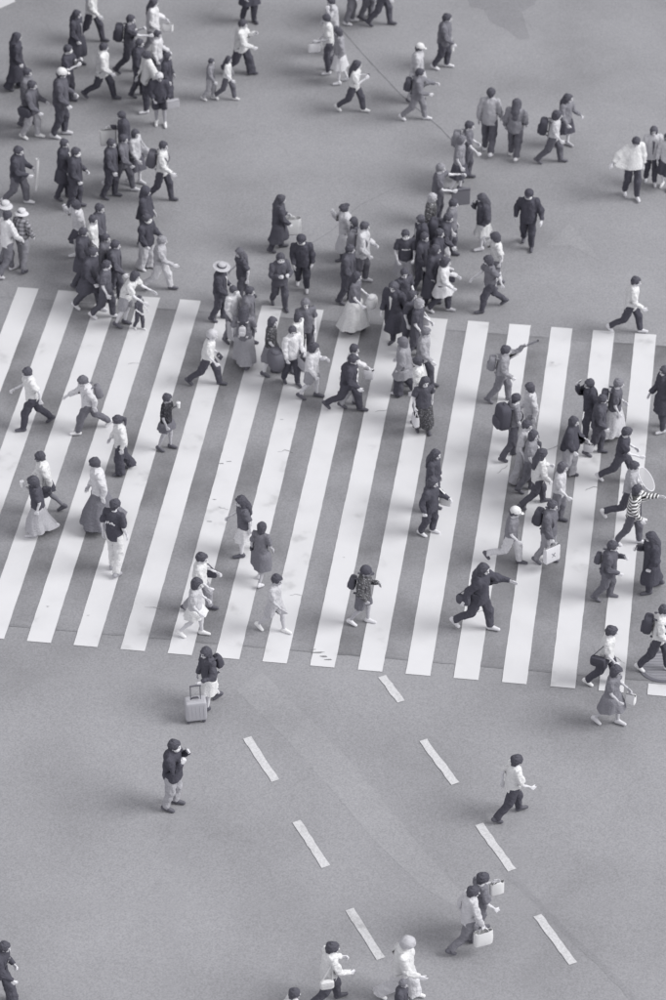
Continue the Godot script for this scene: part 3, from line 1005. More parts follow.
func street() -> void:
	tex.grain = noise_tex(512, .6, 2, 0, 1, false, FastNoiseLite.TYPE_VALUE, [[0.0, .83], [.3, .9], [.6, .95], [.8, .98], [1.0, 1.0]])
	var worn := noise_tex(2048, .006, 6, 0, 1, false, FastNoiseLite.TYPE_SIMPLEX_SMOOTH, [[0.0, .88], [.3, .935], [.6, .965], [1.0, 1.0]])
	var mottled := noise_tex(1024, .018, 6, 0, 1, false, FastNoiseLite.TYPE_SIMPLEX_SMOOTH, [[0.0, .72], [.3, .86], [.6, .95], [1.0, 1.0]])
	var chipped := noise_tex(2048, .02, 5, 0, 1, false, FastNoiseLite.TYPE_SIMPLEX_SMOOTH, [[0.0, .8], [.2, .93], [.28, .97], [.5, .985], [1.0, 1.0]])
	var rng := RandomNumberGenerator.new()
	rng.seed = 77
	var main := asphalt(ROAD_TONE, worn)
	var road := sheet("road", PackedVector2Array([Vector2(-500, -700), Vector2(500, -700), Vector2(500, 300), Vector2(-500, 300)]), 0.0, main, self)
	road.set_meta("kind", "structure")
	# the crossing: its own, darker asphalt between two thin pale seams
	var a := deg_to_rad(-7.586)
	var ex := Vector2(cos(a), -sin(a))
	var ez := Vector2(sin(a), cos(a))
	var o := Vector2(-6.9026, -57.8069)
	var long := 11.80
	var q := o + ex * -40.0
	var r := o + ex * 40.0
	sheet("crossing_asphalt", PackedVector2Array([q + ez * .42, r + ez * .42, r + ez * (long - .42), q + ez * (long - .42)]), .004, asphalt(CROSS_TONE, mottled), road)
	for e in [.42, long - .42]:
		sheet("seam_line", ragged(q + ez * e, r + ez * e, .05, rng, .012), .007, asphalt(160, mottled), road)
	var paint := asphalt(PAINT_TONE, chipped)
	paint.roughness = .8
	paint.detail_enabled = false
	for k in range(-9, 26):
		var s := o + ex * (k * .9 + .231)
		var e0 := 0.0
		if k == 16: e0 = long - .32
		sheet("crosswalk_stripe", ragged(s + ez * e0, s + ez * long, .462, rng), .011, paint, road)
	var worn_paint := asphalt(PAINT_TONE + 2, chipped)
	for d in DASHES:
		sheet("lane_dash", ragged(Vector2(d[0], d[1]), Vector2(d[2], d[3]), .155, rng, .009, .12), .011, worn_paint, road)
	for d in FAR_STRIPES:
		sheet("crosswalk_stripe", PackedVector2Array(d.map(func(e): return Vector2(e[0], e[1]))), .011, paint, road)
	var tar := asphalt(166, mottled)
	var hair_crack := asphalt(186, mottled)
	for k in 15:         # hairline cracks in the paint
		var s := o + ex * (rng.randi_range(0, 15) * .9 + .231) + ez * rng.randf_range(.6, long - .6)
		var dir := Vector2.from_angle(rng.randf_range(-.7, .7) + a)
		for e in 4:
			var nx := s + dir.rotated(rng.randf_range(-.7, .7)) * rng.randf_range(.04, .12)
			sheet("paint_crack", ragged(s, nx, rng.randf_range(.008, .02), rng, .003, .05), .0145 + e * .0004, hair_crack, road)
			s = nx
	for d in SEAMS:      # cracks and joints in the asphalt
		for k in range(1, d[1].size()):
			sheet("tar_seam", ragged(Vector2(d[1][k - 1][0], d[1][k - 1][1]), Vector2(d[1][k][0], d[1][k][1]), d[0], rng, d[0] * .25, .2), .0018 + .0003 * k, asphalt(d[2], worn), road)
	for d in PATCHES:
		sheet("asphalt_patch", uneven(d[1], rng), .002, asphalt(d[0], worn), road)
	for d in SCUFFS:     # rubber and dirt on the paint
		var c := Vector2(d[0], d[1])
		var l := PackedVector2Array()
		for k in 9: l.append(c + Vector2.from_angle(TAU * k / 9.0 + d[3]) * Vector2(1.0, .22) * d[2] * rng.randf_range(.4, 1.0))
		sheet("scuff_mark", l, .015, tar, road)
	# a round manhole cover let into the crossing
	var mh := Node3D.new()
	mh.name = "manhole_cover"
	add_child(mh)
	mh.position = Vector3(MANHOLE[0], 0, MANHOLE[1])
	tag(mh, "round iron manhole cover let into the crossing at the edge of the frame", "manhole")
	var l0 := lathe([[0, .018], [.38, .018], [.385, .012]], 40)
	var cp := mesh_node("cover_plate", commit(l0.v, l0.n, l0.i), plain(128, .6, .2), mh)
	var l1 := lathe([[.39, .012], [.395, .02], [.45, .02], [.455, .012]], 40)
	mesh_node("frame_ring", commit(l1.v, l1.n, l1.i), plain(92, .7, .2), mh)
	for k in 9:
		var y := (k - 4) * .08
		var hw := sqrt(maxf(0.0, .35 * .35 - y * y))
		var g := mesh_node("raised_rib", rounded(Vector3(hw * 2, .014, .03), .3, 10, 6), plain(140, .6, .2), cp)
		g.position = Vector3(0, .02, y)

func block(called: String, size: Vector3, at: Vector3, m: Material, parent: Node) -> MeshInstance3D:
	var me := BoxMesh.new()
	me.size = size
	var o := mesh_node(called, me, m, parent)
	o.position = at
	return o

# the dark building on the far left corner, outside the frame: it takes part of the sky from the crowd there
func corner_building() -> void:
	var o := Node3D.new()
	o.name = "office_building"
	add_child(o)
	o.position = Vector3(-28, 0, -92)
	tag(o, "dark glazed office building on the corner just beyond the left edge of the view", "building")
	var wall := asphalt(84, tex.weave)
	block("wall", Vector3(34, 30, 60), Vector3(0, 15.1, 0), wall, o)
	block("roof", Vector3(34.4, .5, 60.4), Vector3(0, 30.36, 0), plain(96, .8), o)
	var glass := plain(60, .12)
	for f in 7:
		block("ledge", Vector3(.3, .25, 60), Vector3(17.16, 4.2 * f + 3.9, 0), plain(100, .8), o)
		for k in 15:
			var w := block("window", Vector3(.12, 2.7, 3.2), Vector3(17.07, 4.2 * f + 2.2, k * 4.0 - 28.0), glass, o)
			block("frame", Vector3(.08, 2.9, .12), Vector3(.06, 0, 1.65), plain(110, .5), w)

func _ready() -> void:
	var cam := Camera3D.new()
	cam.name = "camera"
	cam.position = Vector3(0, 38.382, 0)
	cam.rotation_degrees = Vector3(-37.431, 0, 0)
	var lens := CameraAttributesPhysical.new()
	lens.frustum_focal_length = 75.82
	lens.frustum_focus_distance = 56.0
	lens.exposure_aperture = .62
	lens.frustum_far = 2000
	cam.attributes = lens
	cam.fov = 17.985
	cam.far = 2000
	add_child(cam)
	cam.current = true
	var env := Environment.new()
	env.background_mode = Environment.BG_SKY
	var sk := ProceduralSkyMaterial.new()
	sk.sky_top_color = Color(.80, .80, .815)
	sk.sky_horizon_color = Color(.72, .72, .735)
	sk.ground_horizon_color = Color(.5, .5, .51)
	sk.ground_bottom_color = Color(.35, .35, .36)
	sk.sun_angle_max = 0
	env.sky = Sky.new()
	env.sky.sky_material = sk
	env.tonemap_mode = Environment.TONE_MAPPER_LINEAR
	env.tonemap_exposure = EXPOSURE
	env.background_energy_multiplier = .65
	env.sdfgi_enabled = true
	env.ssao_enabled = true
	env.ssil_enabled = true
	var we := WorldEnvironment.new()
	we.name = "environment"
	we.environment = env
	add_child(we)
	var sun := DirectionalLight3D.new()
	sun.name = "sun"
	sun.light_energy = .42
	sun.light_angular_distance = 32.0
	sun.shadow_enabled = true
	sun.rotation_degrees = Vector3(-42, 80, 0)
	add_child(sun)
	noise.seed = 3
	noise.frequency = 1.0
	noise.fractal_octaves = 3
	build_textures()
	street()
	corner_building()
	build_templates()
	people()

func people() -> void:
	person("person in long black coat walking right, alone beside the far corner stripe", -7.58, -66.43, 5, 1.49, {"st": 12, "t": ["long_coat", 66], "b": ["wide", 66], "h": ["long", 62], "s": 66, "hs": 1.03, "w": 1.06})
	person("woman with long dark hair in black coat behind the masked person in black", -6.21, -67.52, 335, 1.52, {"st": 8, "t": ["long_coat", 66], "b": ["slim", 66], "h": ["long", 62], "al": "bag"})
	tote("small pale handbag held by woman in black coat at top left", "l", 190, .2, .16, .08, .06)
	person("person in white top and black trousers striding, head cut by top edge", -5.92, -68.72, 345, 1.59, {"st": 27, "t": ["shirt", 222], "b": ["slim", 66], "s": 66})
	person("person in black with white face mask behind the man in white cap", -6.31, -65.77, 340, 1.54, {"t": ["tee", 66], "b": ["slim", 66], "mask": 225, "al": "phone", "ar": "phone", "st": 6})
	person("man in white cap, dark grey jacket and dark trousers walking right", -6.35, -64.20, 352, 1.80, {"st": 8, "t": ["jacket", 88], "b": ["slim", 70], "hat": ["cap", 228], "s": 190, "al": "hold"})
	person("person in bulky white jacket and black trousers striding past the dark backpacker", -5.49, -65.91, 350, 1.55, {"st": 27, "t": ["hoodie", 226], "b": ["slim", 66], "s": 70})
	person("dark-haired person in light brown jacket half hidden behind grey-jacketed companion", -7.18, -64.69, 345, 1.54, {"t": ["jacket", 120], "b": ["slim", 96], "st": 8})
	person("dark-haired person in grey jacket and pale trousers with white shoes, upper left", -7.04, -64.12, 340, 1.52, {"t": ["jacket", 98], "b": ["slim", 172], "s": 222, "st": 14, "al": "hold", "hs": 1.02, "w": 1.03})
	shoulder_bag("black shoulder bag on person in grey jacket and pale trousers", "r", 68, 1.15, -.05)
	person("person in black carrying a large cream tote on the shoulder", -4.80, -62.81, 190, 1.48, {"t": ["jacket", 70], "b": ["slim", 70], "st": 8, "ar": "crook", "h": ["short", 64]})
	tote("large cream tote bag hanging on person in black at upper left", "r", 230, .4, .4, .12, .05)
	person("person in dark clothes with a black backpack reaching forward, top left crowd", -4.91, -67.19, 355, 1.57, {"st": 18, "t": ["tee", 82], "b": ["slim", 72], "al": "phone", "ar": "fwd"})
	backpack("black backpack on person reaching forward in top left crowd", 68, 1.1)
	person("dark-haired person in white hooded top cut by the top edge", -4.39, -68.08, 350, 1.54, {"st": 12, "t": ["hoodie", 214], "b": ["slim", 130], "al": "hold", "h": ["long", 70]})
	tote("white paper bag carried by person in white hooded top at top edge", "l", 222, .26, .2, .1, .08, true)
	person("person in white blouse with dark crossed straps in top left crowd", -4.22, -66.60, 340, 1.48, {"st": 8, "t": ["shirt", 208], "b": ["skirt", 90], "al": "hold"})
	shoulder_bag("black shoulder bag on person in white blouse with crossed straps", "l", 70, 1.2)
	person("person in loose white shirt behind the one in black poncho", -4.34, -65.42, 200, 1.59, {"st": 24, "t": ["poncho", 224], "b": ["slim", 66], "ar": "swing", "s": 200})
	person("person in black poncho and shorts with bare legs and white shoes", -4.07, -64.70, 275, 1.41, {"st": 5, "t": ["poncho", 64], "b": ["shorts", 66], "h": ["short", 205], "al": "hold", "ar": "hold", "s": 226, "skin": 165, "hs": 1.07, "w": 1.12})
	carton("flat pale box held by person in black poncho", "l", 178, Vector3(.3, .2, .1), 15, "flat_box", "box", Vector3(.12, 0, .05))
	person("dark-haired person in striding gait in front of the diagonal-strap woman", -4.80, -61.78, 345, 1.50, {"st": 26, "t": ["jacket", 108], "b": ["slim", 92], "s": 205, "al": "hold"})
	person("woman in pale top with diagonal strap beside striding dark-haired companion", -4.52, -62.06, 330, 1.46, {"st": 10, "t": ["shirt", 190], "b": ["skirt", 86], "s": 195, "h": ["bob", 66]})
	shoulder_bag("pale grey bag on diagonal strap in upper left crowd", "l", 176, 1.0, .1)
	person("man in white shirt and dark trousers with grey backpack, edge of crowd", -3.87, -61.34, 347, 1.59, {"st": 27, "t": ["shirt", 222], "b": ["slim", 66], "h": ["short", 62]})
	backpack("dark grey backpack on man in white shirt at edge of crowd", 92, 1.05)
	person("large person in black jacket and grey trousers carrying a long white roll", -7.13, -61.21, 345, 1.52, {"st": 22, "t": ["jacket", 68], "b": ["slim", 104], "s": 205, "ar": "hold", "al": "hold", "w": 1.12, "hs": 1.02})
	rod("poster_roll", "long white poster roll carried by large person in black jacket", "roll", hand_at("l") + Vector3(0, -.5, 0), hand_at("l") + Vector3(0, .32, .08), .04, 224)
	person("person in black coat hidden behind person with white shirt front", -6.10, -61.43, 350, 1.57, {"t": ["coat", 66], "b": ["slim", 66], "st": 10})
	person("dark-haired person in black with strip of white shirt showing", -5.82, -61.04, 350, 1.57, {"t": ["jacket", 70], "b": ["slim", 68], "st": 10, "al": "hold", "mask": 215})
	person("woman in white blouse and dark skirt raising one arm", -5.62, -59.15, 190, 1.38, {"t": ["shirt", 202], "b": ["skirt", 70], "st": 16, "ar": "face", "h": ["bob", 62], "s": 210, "hs": 1.08, "w": 1.14})
	tote("pale canvas tote bag beside woman raising one arm", "l", 176, .3, .32, .1, .1)
	person("man in white shirt and grey trousers seen from behind, left edge", -7.13, -58.34, 40, 1.60, {"t": ["shirt", 214], "b": ["slim", 108], "st": 20, "s": 200, "h": ["short", 62]})
	person("person in plaid shirt and pale bucket hat beside man in white shirt at left edge", -6.82, -58.51, 60, 1.52, {"t": ["shirt", 150, "plaid"], "b": ["slim", 140], "hat": ["bucket", 205], "st": 10})
	person("person in pale cloth hat at the left edge behind white-shirted man", -7.23, -58.86, 30, 1.52, {"t": ["shirt", 150], "b": ["slim", 120], "hat": ["bucket", 196], "st": 8})
	person("man in dark jacket behind the white-shirted person above the crossing", -5.14, -58.64, 345, 1.61, {"t": ["jacket", 84], "b": ["slim", 76], "st": 10})
	person("dark-haired person in plain white shirt in crowd above the leftmost stripes", -5.25, -58.24, 345, 1.57, {"t": ["tee", 226], "b": ["slim", 80], "st": 8, "al": "hold"})
	person("dark-haired youth in mid-grey jacket in front of white-shirted person", -4.96, -57.68, 345, 1.44, {"t": ["jacket", 100], "b": ["slim", 82], "st": 14, "s": 200})
	person("large person in black coat stepping onto the second stripe from left", -5.24, -56.90, 335, 1.64, {"t": ["coat", 70], "b": ["slim", 74], "st": 24, "s": 205, "al": "bag", "w": 1.08, "lean": 10})
	tote("pale shopping bag held by large person in black coat at stripe end", "l", 206, .3, .28, .1, .08, true)
	person("person in black hood and cape standing behind masked person in black jacket", -4.17, -59.50, 340, 1.50, {"t": ["poncho", 66], "b": ["slim", 68], "h": ["hood", 66], "st": 4})
	person("person in black jacket, white mask and pale trousers above the stripes", -4.10, -58.53, 325, 1.41, {"t": ["jacket", 66], "b": ["wide", 196], "mask": 225, "st": 6, "s": 205, "al": "hold", "hs": 1.06, "w": 1.11})
	person("grey-haired person in beige top and cream trousers striding to the right", -3.76, -57.69, 350, 1.38, {"t": ["shirt", 176], "b": ["slim", 208], "h": ["short", 140], "st": 27, "s": 80, "hs": 1.08, "w": 1.14})
	person("adult in white top bending over a small child at stripe end", -4.42, -56.27, 340, 1.48, {"t": ["tee", 222], "b": ["shorts", 150], "st": 6, "lean": 26, "al": "fwd", "ar": "fwd", "h": ["bob", 64]})
	person("small child in black vest walking on the stripe in front of adult", -4.15, -56.16, 320, 0.88, {"t": ["tee", 74], "b": ["slim", 74], "st": 16, "s": 215, "al": "hold", "ar": "hold"})
	person("person in black coat cut by top edge above the white-hooded walker", -2.07, -69.69, 300, 1.59, {"t": ["coat", 66], "b": ["slim", 66], "st": 8, "s": 66})
	person("person in white sweatshirt and wide black trousers looking at phone, top centre", -2.22, -67.12, 345, 1.50, {"t": ["hoodie", 224], "b": ["wide", 68], "st": 28, "al": "phone", "h": ["short", 64], "s": 70, "hs": 1.03, "w": 1.05})
	phone("phone held by person in white sweatshirt at top centre", "l")
	person("small child in grey top and pale trousers beside long-haired woman", -2.92, -65.90, 345, 1.12, {"t": ["shirt", 140], "b": ["slim", 172], "st": 14, "s": 215})
	person("long-haired woman in white top and dark jeans beside grey child", -2.52, -65.88, 345, 1.21, {"t": ["tee", 216], "b": ["slim", 92], "h": ["long", 64], "st": 24, "s": 222})
	shoulder_bag("grey shoulder bag on long-haired woman beside grey child", "l", 140, .8)
	person("person in white shirt with pale bag, dark trousers, top middle", -0.11, -67.21, 190, 1.57, {"t": ["tee", 226], "b": ["slim", 76], "st": 8, "al": "hold", "s": 200})
	tote("white bag held in front of person in white shirt, top middle", "l", 214, .3, .24, .1, .03)
	person("person in pale sleeves cut by the top edge behind white-shirted person", 0.00, -68.13, 200, 1.54, {"t": ["shirt", 186], "b": ["slim", 90], "st": 6, "al": "face"})
	person("person with pale skirt half hidden behind white-shirted person, top middle", 0.17, -66.70, 185, 1.50, {"t": ["shirt", 150], "b": ["skirt", 208], "st": 12, "s": 200, "h": ["bob", 74]})
	person("person in grey trousers cut by top edge, between white shirt and dark suit", 0.46, -69.65, 0, 1.59, {"t": ["jacket", 110], "b": ["slim", 122], "st": 8, "s": 205})
	person("man in dark suit striding right, head beyond the top edge", 1.23, -69.54, 350, 1.65, {"t": ["jacket", 76], "b": ["slim", 80], "st": 27, "s": 66})
	person("person in black jacket cut by top edge left of the dark suit", 0.88, -69.90, 350, 1.57, {"t": ["jacket", 72], "b": ["slim", 110], "st": 10})
	person("long-haired woman in white top and dark jeans looking at her phone", 0.50, -65.33, 345, 1.38, {"t": ["tee", 220], "b": ["slim", 72], "h": ["long", 62], "st": 26, "s": 226, "al": "phone", "ar": "phone", "hs": 1.08, "w": 1.14})
	phone("phone in hands of long-haired woman with white shoes", "l", 90.0)
	person("person in pale clothes and white cap behind the grey-hooded backpacker", 2.00, -65.82, 350, 1.54, {"t": ["coat", 190], "b": ["slim", 180], "hat": ["cap", 232], "st": 10})
	person("man in grey hooded jacket and trousers striding, both hands forward", 1.98, -64.95, 350, 1.38, {"t": ["hoodie", 122], "b": ["slim", 136], "st": 25, "s": 212, "al": "fwd", "ar": "hold", "h": ["short", 62], "hs": 1.08, "w": 1.14})
	backpack("black backpack on man in grey hooded jacket with hands forward", 72, .95)
	person("youth in grey jacket and dark trousers carrying a white plastic bag", 2.69, -67.41, 345, 1.47, {"t": ["jacket", 112], "b": ["slim", 72], "st": 13, "s": 208, "al": "bag", "h": ["short", 62], "hs": 1.04, "w": 1.07})
	tote("white plastic bag carried by youth in grey jacket, top right centre", "l", 226, .22, .26, .14, .06)
	person("man in light grey shirt and dark trousers walking away, upper right", 3.63, -63.50, 75, 1.66, {"t": ["shirt", 166], "b": ["slim", 88], "st": 14, "h": ["short", 70], "s": 200})
	person("long-haired woman in grey jacket walking away beside light grey shirt", 4.22, -63.28, 70, 1.49, {"t": ["jacket", 130], "b": ["slim", 98], "st": 12, "h": ["long", 78], "s": 215, "hs": 1.03, "w": 1.06})
	person("person with big black backpack and pale shirt striding right, upper right", 5.09, -63.02, 350, 1.38, {"t": ["tee", 196], "b": ["slim", 96], "st": 25, "s": 90, "h": ["bob", 68], "hs": 1.08, "w": 1.14})
	backpack("big round black backpack on person in pale shirt, upper right", 66, 1.15)
	person("woman in grey top and dark skirt holding out a hand, upper right", 5.40, -63.76, 320, 1.38, {"t": ["shirt", 128], "b": ["skirt", 70], "st": 8, "h": ["long", 70], "al": "hold", "s": 170, "hs": 1.08, "w": 1.14})
	person("man in loose white shirt and dark trousers at right, arm swung out", 6.81, -61.47, 285, 1.67, {"t": ["poncho", 226], "b": ["slim", 70], "st": 16, "s": 205, "ar": "side", "h": ["short", 62], "look": 30})
	person("woman in pale cardigan and dark trousers beside man in loose white shirt", 7.29, -62.09, 270, 1.52, {"t": ["jacket", 192], "b": ["slim", 72], "st": 10, "h": ["bob", 78], "s": 200})
	person("person in pale top and black skirt cut by the right edge, upper right", 7.61, -61.87, 250, 1.48, {"t": ["shirt", 200], "b": ["skirt", 66], "st": 6, "s": 215, "h": ["bob", 66]})
	person("dark-haired person wearing a grey backpack, top of the central cluster", 3.06, -62.27, 355, 1.54, {"t": ["tee", 108], "b": ["slim", 84], "st": 10, "al": "hold"})
	backpack("grey backpack at top of the central cluster", 132, 1.0)
	person("person in grey top and black skirt below the grey backpack wearer", 2.87, -61.75, 350, 1.48, {"t": ["tee", 138], "b": ["skirt", 70], "st": 8, "h": ["bob", 110], "s": 90})
	person("grey-haired person in grey vest reaching one pale arm forward", 2.35, -60.40, 355, 1.54, {"t": ["tee", 104], "b": ["slim", 84], "st": 8, "h": ["short", 134], "al": "fwd", "ar": "hold"})
	carton("flat grey board held by grey-haired person in vest", "r", 116, Vector3(.05, .42, .42), 15, "flat_board", "board", Vector3(.1, -.2, .1))
	person("pale-haired person in light cream top in the central cluster", 2.15, -59.28, 345, 1.48, {"t": ["shirt", 190, "floral"], "b": ["slim", 120], "h": ["bob", 176], "st": 6})
	person("person in black coat at the left of the central cluster", 1.94, -58.22, 200, 1.59, {"t": ["coat", 68], "b": ["slim", 70], "st": 6, "h": ["short", 78]})
	person("person in dark clothes bent under a big round black pack", 2.38, -58.41, 350, 1.54, {"t": ["jacket", 76], "b": ["slim", 190], "st": 18, "lean": 14, "s": 200})
	backpack("big round black pack on bent person in central cluster", 66, 1.25)
	person("woman in dark jacket and white skirt holding a phone near her face", 3.34, -59.40, 195, 1.38, {"t": ["jacket", 76], "b": ["skirt", 218], "st": 12, "h": ["long", 74], "ar": "chest", "s": 196, "hs": 1.08, "w": 1.14})
	phone("pale phone held by woman in dark jacket and white skirt", "r")
	person("man in black jacket and white mask walking alone toward the viewer", 4.33, -59.41, 262, 1.51, {"t": ["jacket", 62], "b": ["slim", 64], "st": 14, "mask": 215, "h": ["short", 62], "hat": ["cap", 64], "s": 66, "al": "wide", "ar": "wide", "hs": 1.02, "w": 1.04})
	person("person in white top and dark shorts right of the central cluster", 3.56, -57.80, 190, 1.38, {"t": ["tee", 216], "b": ["shorts", 110], "st": 10, "s": 90, "ar": "face", "h": ["bob", 64], "hs": 1.08, "w": 1.14})
	person("person in dark grey striding with feet wide apart above the stripes", 3.39, -56.93, 195, 1.38, {"t": ["tee", 112], "b": ["slim", 72], "st": 32, "s": 70, "h": ["bob", 66], "hs": 1.08, "w": 1.14})
	person("person in long white tunic and black trousers with arm bent", 2.36, -56.84, 345, 1.38, {"t": ["tunic", 214], "b": ["slim", 66], "st": 20, "h": ["bob", 68], "al": "hold", "s": 190, "hs": 1.08, "w": 1.14})
	shoulder_bag("black bag on person in long white tunic", "l", 68, .9, .1)
	person("person in black behind the white tunic, in the central cluster", 2.16, -57.10, 340, 1.54, {"t": ["long_coat", 68], "b": ["slim", 68], "h": ["bob", 66], "st": 6})
	person("masked man in dark printed shirt facing the viewer, centre", 1.57, -57.67, 275, 1.57, {"t": ["tee", 70], "b": ["skirt", 158], "mask": 212, "st": 4, "h": ["short", 62], "al": "hold", "ar": "hold", "print": "HT", "print_side": 1.0})
	person("woman in long pale coat lifting a hand to her face, centre", 0.28, -58.95, 190, 1.38, {"t": ["long_coat", 192], "b": ["slim", 76], "h": ["bun", 64], "ar": "face", "st": 16, "s": 80, "hs": 1.08, "w": 1.14})
	person("dark-haired woman in black dress behind the pale coat woman", 0.49, -58.33, 195, 1.46, {"t": ["dress", 76], "b": ["slim", 80], "h": ["bob", 64], "st": 12, "s": 215})
	person("person in pale hooded top wearing a grey backpack, centre", 0.64, -57.96, 345, 1.58, {"t": ["hoodie", 196], "b": ["slim", 104], "h": ["short", 76], "st": 12, "al": "hold", "s": 200, "hs": 1.0, "w": 1.0})
	backpack("grey backpack on person in pale hooded top, centre", 126, .95)
	person("woman with long dark hair, grey jacket and very full white skirt", 0.46, -56.08, 340, 1.52, {"t": ["tee", 104], "b": ["long_skirt", 230, "", 1.35], "h": ["long", 62], "st": 10, "al": "hold"})
	carton("white cloth bundle held by woman in very full white skirt", "l", 216, Vector3(.34, .3, .24), 0, "cloth_bundle", "bundle", Vector3(0, -.1, .05), .8)
	person("man in long black coat open over a white shirt", 1.31, -55.87, 235, 1.42, {"t": ["long_coat", 64], "b": ["slim", 64], "st": 22, "s": 64, "h": ["short", 78], "in": 222, "hs": 1.06, "w": 1.11})
	person("person in black top with white bag, next to long black coat", 1.50, -56.25, 300, 1.50, {"t": ["tee", 72], "b": ["shorts", 72], "st": 8, "al": "hold", "ar": "hold", "h": ["short", 64]})
	tote("small white bag held by person next to long black coat", "l", 226, .22, .2, .1, .03)
	person("grey-haired person in black top with a pale round bag", 1.77, -55.11, 340, 1.48, {"t": ["tee", 74], "b": ["slim", 80], "h": ["bob", 150], "st": 10, "al": "hold"})
	shoulder_bag("pale round bag on grey-haired person in black top", "l", 206, .9, .08)
	person("person in light grey top and dark trousers stepping right on stripe", 1.87, -54.05, 340, 1.50, {"t": ["shirt", 160], "b": ["slim", 72], "st": 22, "h": ["short", 112], "s": 70})
	person("grey-haired person in mid-grey coat seen from behind on the stripes", 1.48, -53.78, 160, 1.38, {"t": ["coat", 148], "b": ["wide", 74], "st": 16, "h": ["bob", 104], "s": 200, "hs": 1.08, "w": 1.14})
	person("person in white t-shirt behind the long-haired woman in dark top", 1.76, -52.83, 170, 1.57, {"t": ["tee", 222], "b": ["slim", 120], "st": 6, "h": ["short", 62]})
	person("long-haired woman in dark top and patterned skirt near the central stripes", 1.85, -52.41, 285, 1.38, {"t": ["tee", 76], "b": ["long_skirt", 150, "floral", 0.72], "h": ["long", 64], "st": 8, "s": 72, "hs": 1.08, "w": 1.14})
	tote("pale fabric bag beside long-haired woman in patterned skirt", "r", 208, .24, .26, .12, .1)
	person("man in black suit with white collar striding across the stripes", 0.32, -53.17, 345, 1.43, {"t": ["jacket", 62], "b": ["slim", 64], "st": 29, "s": 66, "h": ["short", 62], "lean": 9, "w": 1.17, "in": 226, "hs": 1.06})
	person("person in white shirt and beige trousers just behind black-suited man", 0.39, -53.34, 350, 1.54, {"t": ["shirt", 214], "b": ["slim", 168], "st": 14, "h": ["short", 62], "al": "hold", "s": 80})
	tote("pale round bag held by person behind black-suited man", "l", 192, .22, .2, .14, .02)
	person("woman with long hair in dark long dress carrying a large white bag", -1.20, -59.31, 10, 1.40, {"t": ["long_coat", 74], "b": ["slim", 70], "h": ["long", 66], "st": 16, "al": "hold", "s": 66, "hs": 1.07, "w": 1.12})
	tote("large white shopping bag carried by woman in dark long dress", "l", 230, .46, .4, .16, .06, true)
	person("man in black jacket, cap and white mask facing the viewer", -0.67, -57.74, 268, 1.38, {"t": ["jacket", 64], "b": ["slim", 66], "mask": 228, "hat": ["cap", 66], "st": 14, "s": 205, "in": 66, "hs": 1.08, "w": 1.14})
	person("man in dark grey clothes with hands joined, beside masked man in cap", -1.15, -56.98, 290, 1.41, {"t": ["jacket", 82], "b": ["slim", 80], "mask": 196, "st": 14, "al": "phone", "ar": "phone", "s": 70, "hs": 1.07, "w": 1.12})
	person("woman in wide straw hat and black clothes at stripe end", -2.42, -56.51, 345, 1.46, {"t": ["jacket", 68], "b": ["slim", 74], "h": ["bob", 66], "hat": ["straw", 176], "st": 10, "al": "hold"})
	person("long-haired woman in black top beside the straw hat", -1.96, -57.09, 200, 1.48, {"t": ["tee", 74], "b": ["slim", 90], "h": ["long", 90], "ar": "hold", "st": 16, "s": 80, "skin": 205})
	person("dark-haired person in white shirt with patterned bag below straw hat", -2.13, -55.64, 320, 1.46, {"t": ["shirt", 212], "b": ["slim", 110], "h": ["short", 66], "st": 10, "al": "hold"})
	tote("patterned pale bag carried below the straw hat woman", "r", 180, .34, .42, .14, .05)
	person("long-haired woman in long grey dress seen from behind with white straps", -1.87, -54.88, 80, 1.38, {"t": ["tee", 120], "b": ["long_skirt", 156, "", 1.0], "h": ["long", 64], "st": 12, "s": 72, "hs": 1.08, "w": 1.14})
	backpack("slim pale backpack on long-haired woman in grey dress", 196, .6)
	person("man in white t-shirt and black trousers striding on the stripes, grey cap", -2.61, -54.09, 350, 1.38, {"t": ["tee", 222], "b": ["slim", 68], "st": 28, "hat": ["beanie", 190], "al": "hold", "s": 66, "lean": 10, "hs": 1.08, "w": 1.14})
	phone("black phone held by man in white t-shirt and grey cap", "l", 68.0, .12)
	person("tall person in dark grey with bare forearms behind the white-top pair", -0.58, -55.01, 285, 1.57, {"t": ["tee", 104], "b": ["slim", 96], "h": ["bob", 112], "st": 8})
	person("dark-haired person in white shirt at top of the bag-laden group", -0.75, -54.57, 330, 1.50, {"t": ["shirt", 222], "b": ["slim", 74], "h": ["bob", 66], "st": 8})
	person("dark-haired person with white sleeve and black trousers carrying a grey box bag", -0.86, -54.11, 300, 1.48, {"t": ["shirt", 214], "b": ["slim", 70], "h": ["short", 68], "st": 14, "ar": "bag", "al": "hold"})
	tote("stiff grey bag low beside dark-haired person with white sleeve", "l", 152, .4, .26, .16, .06, true)
	carton("big round dark grey bag behind the bag-laden group", "r", 96, Vector3(.34, .5, .42), 0, "round_bag", "bag", Vector3(-.16, .02, -.22), .75)
	person("woman in white blouse and pale grey shorts at right of bag-laden group", -0.44, -53.63, 340, 1.38, {"t": ["shirt", 206], "b": ["shorts", 150], "h": ["bob", 62], "st": 14, "s": 72, "al": "phone", "skin": 195, "hs": 1.08, "w": 1.14})
	person("man in white shirt and black trousers striding left on leftmost stripes", -6.16, -52.60, 195, 1.52, {"t": ["tee", 228], "b": ["slim", 64], "st": 27, "h": ["short", 64], "s": 64, "ar": "hold", "hs": 1.02, "w": 1.04})
	person("man in cream shirt with grey backpack striding left", -5.00, -52.46, 190, 1.41, {"t": ["shirt", 206], "b": ["slim", 104], "st": 29, "h": ["short", 96], "s": 215, "look": 18, "hs": 1.06, "w": 1.11})
	backpack("grey backpack on man in cream shirt striding left", 118, .85)
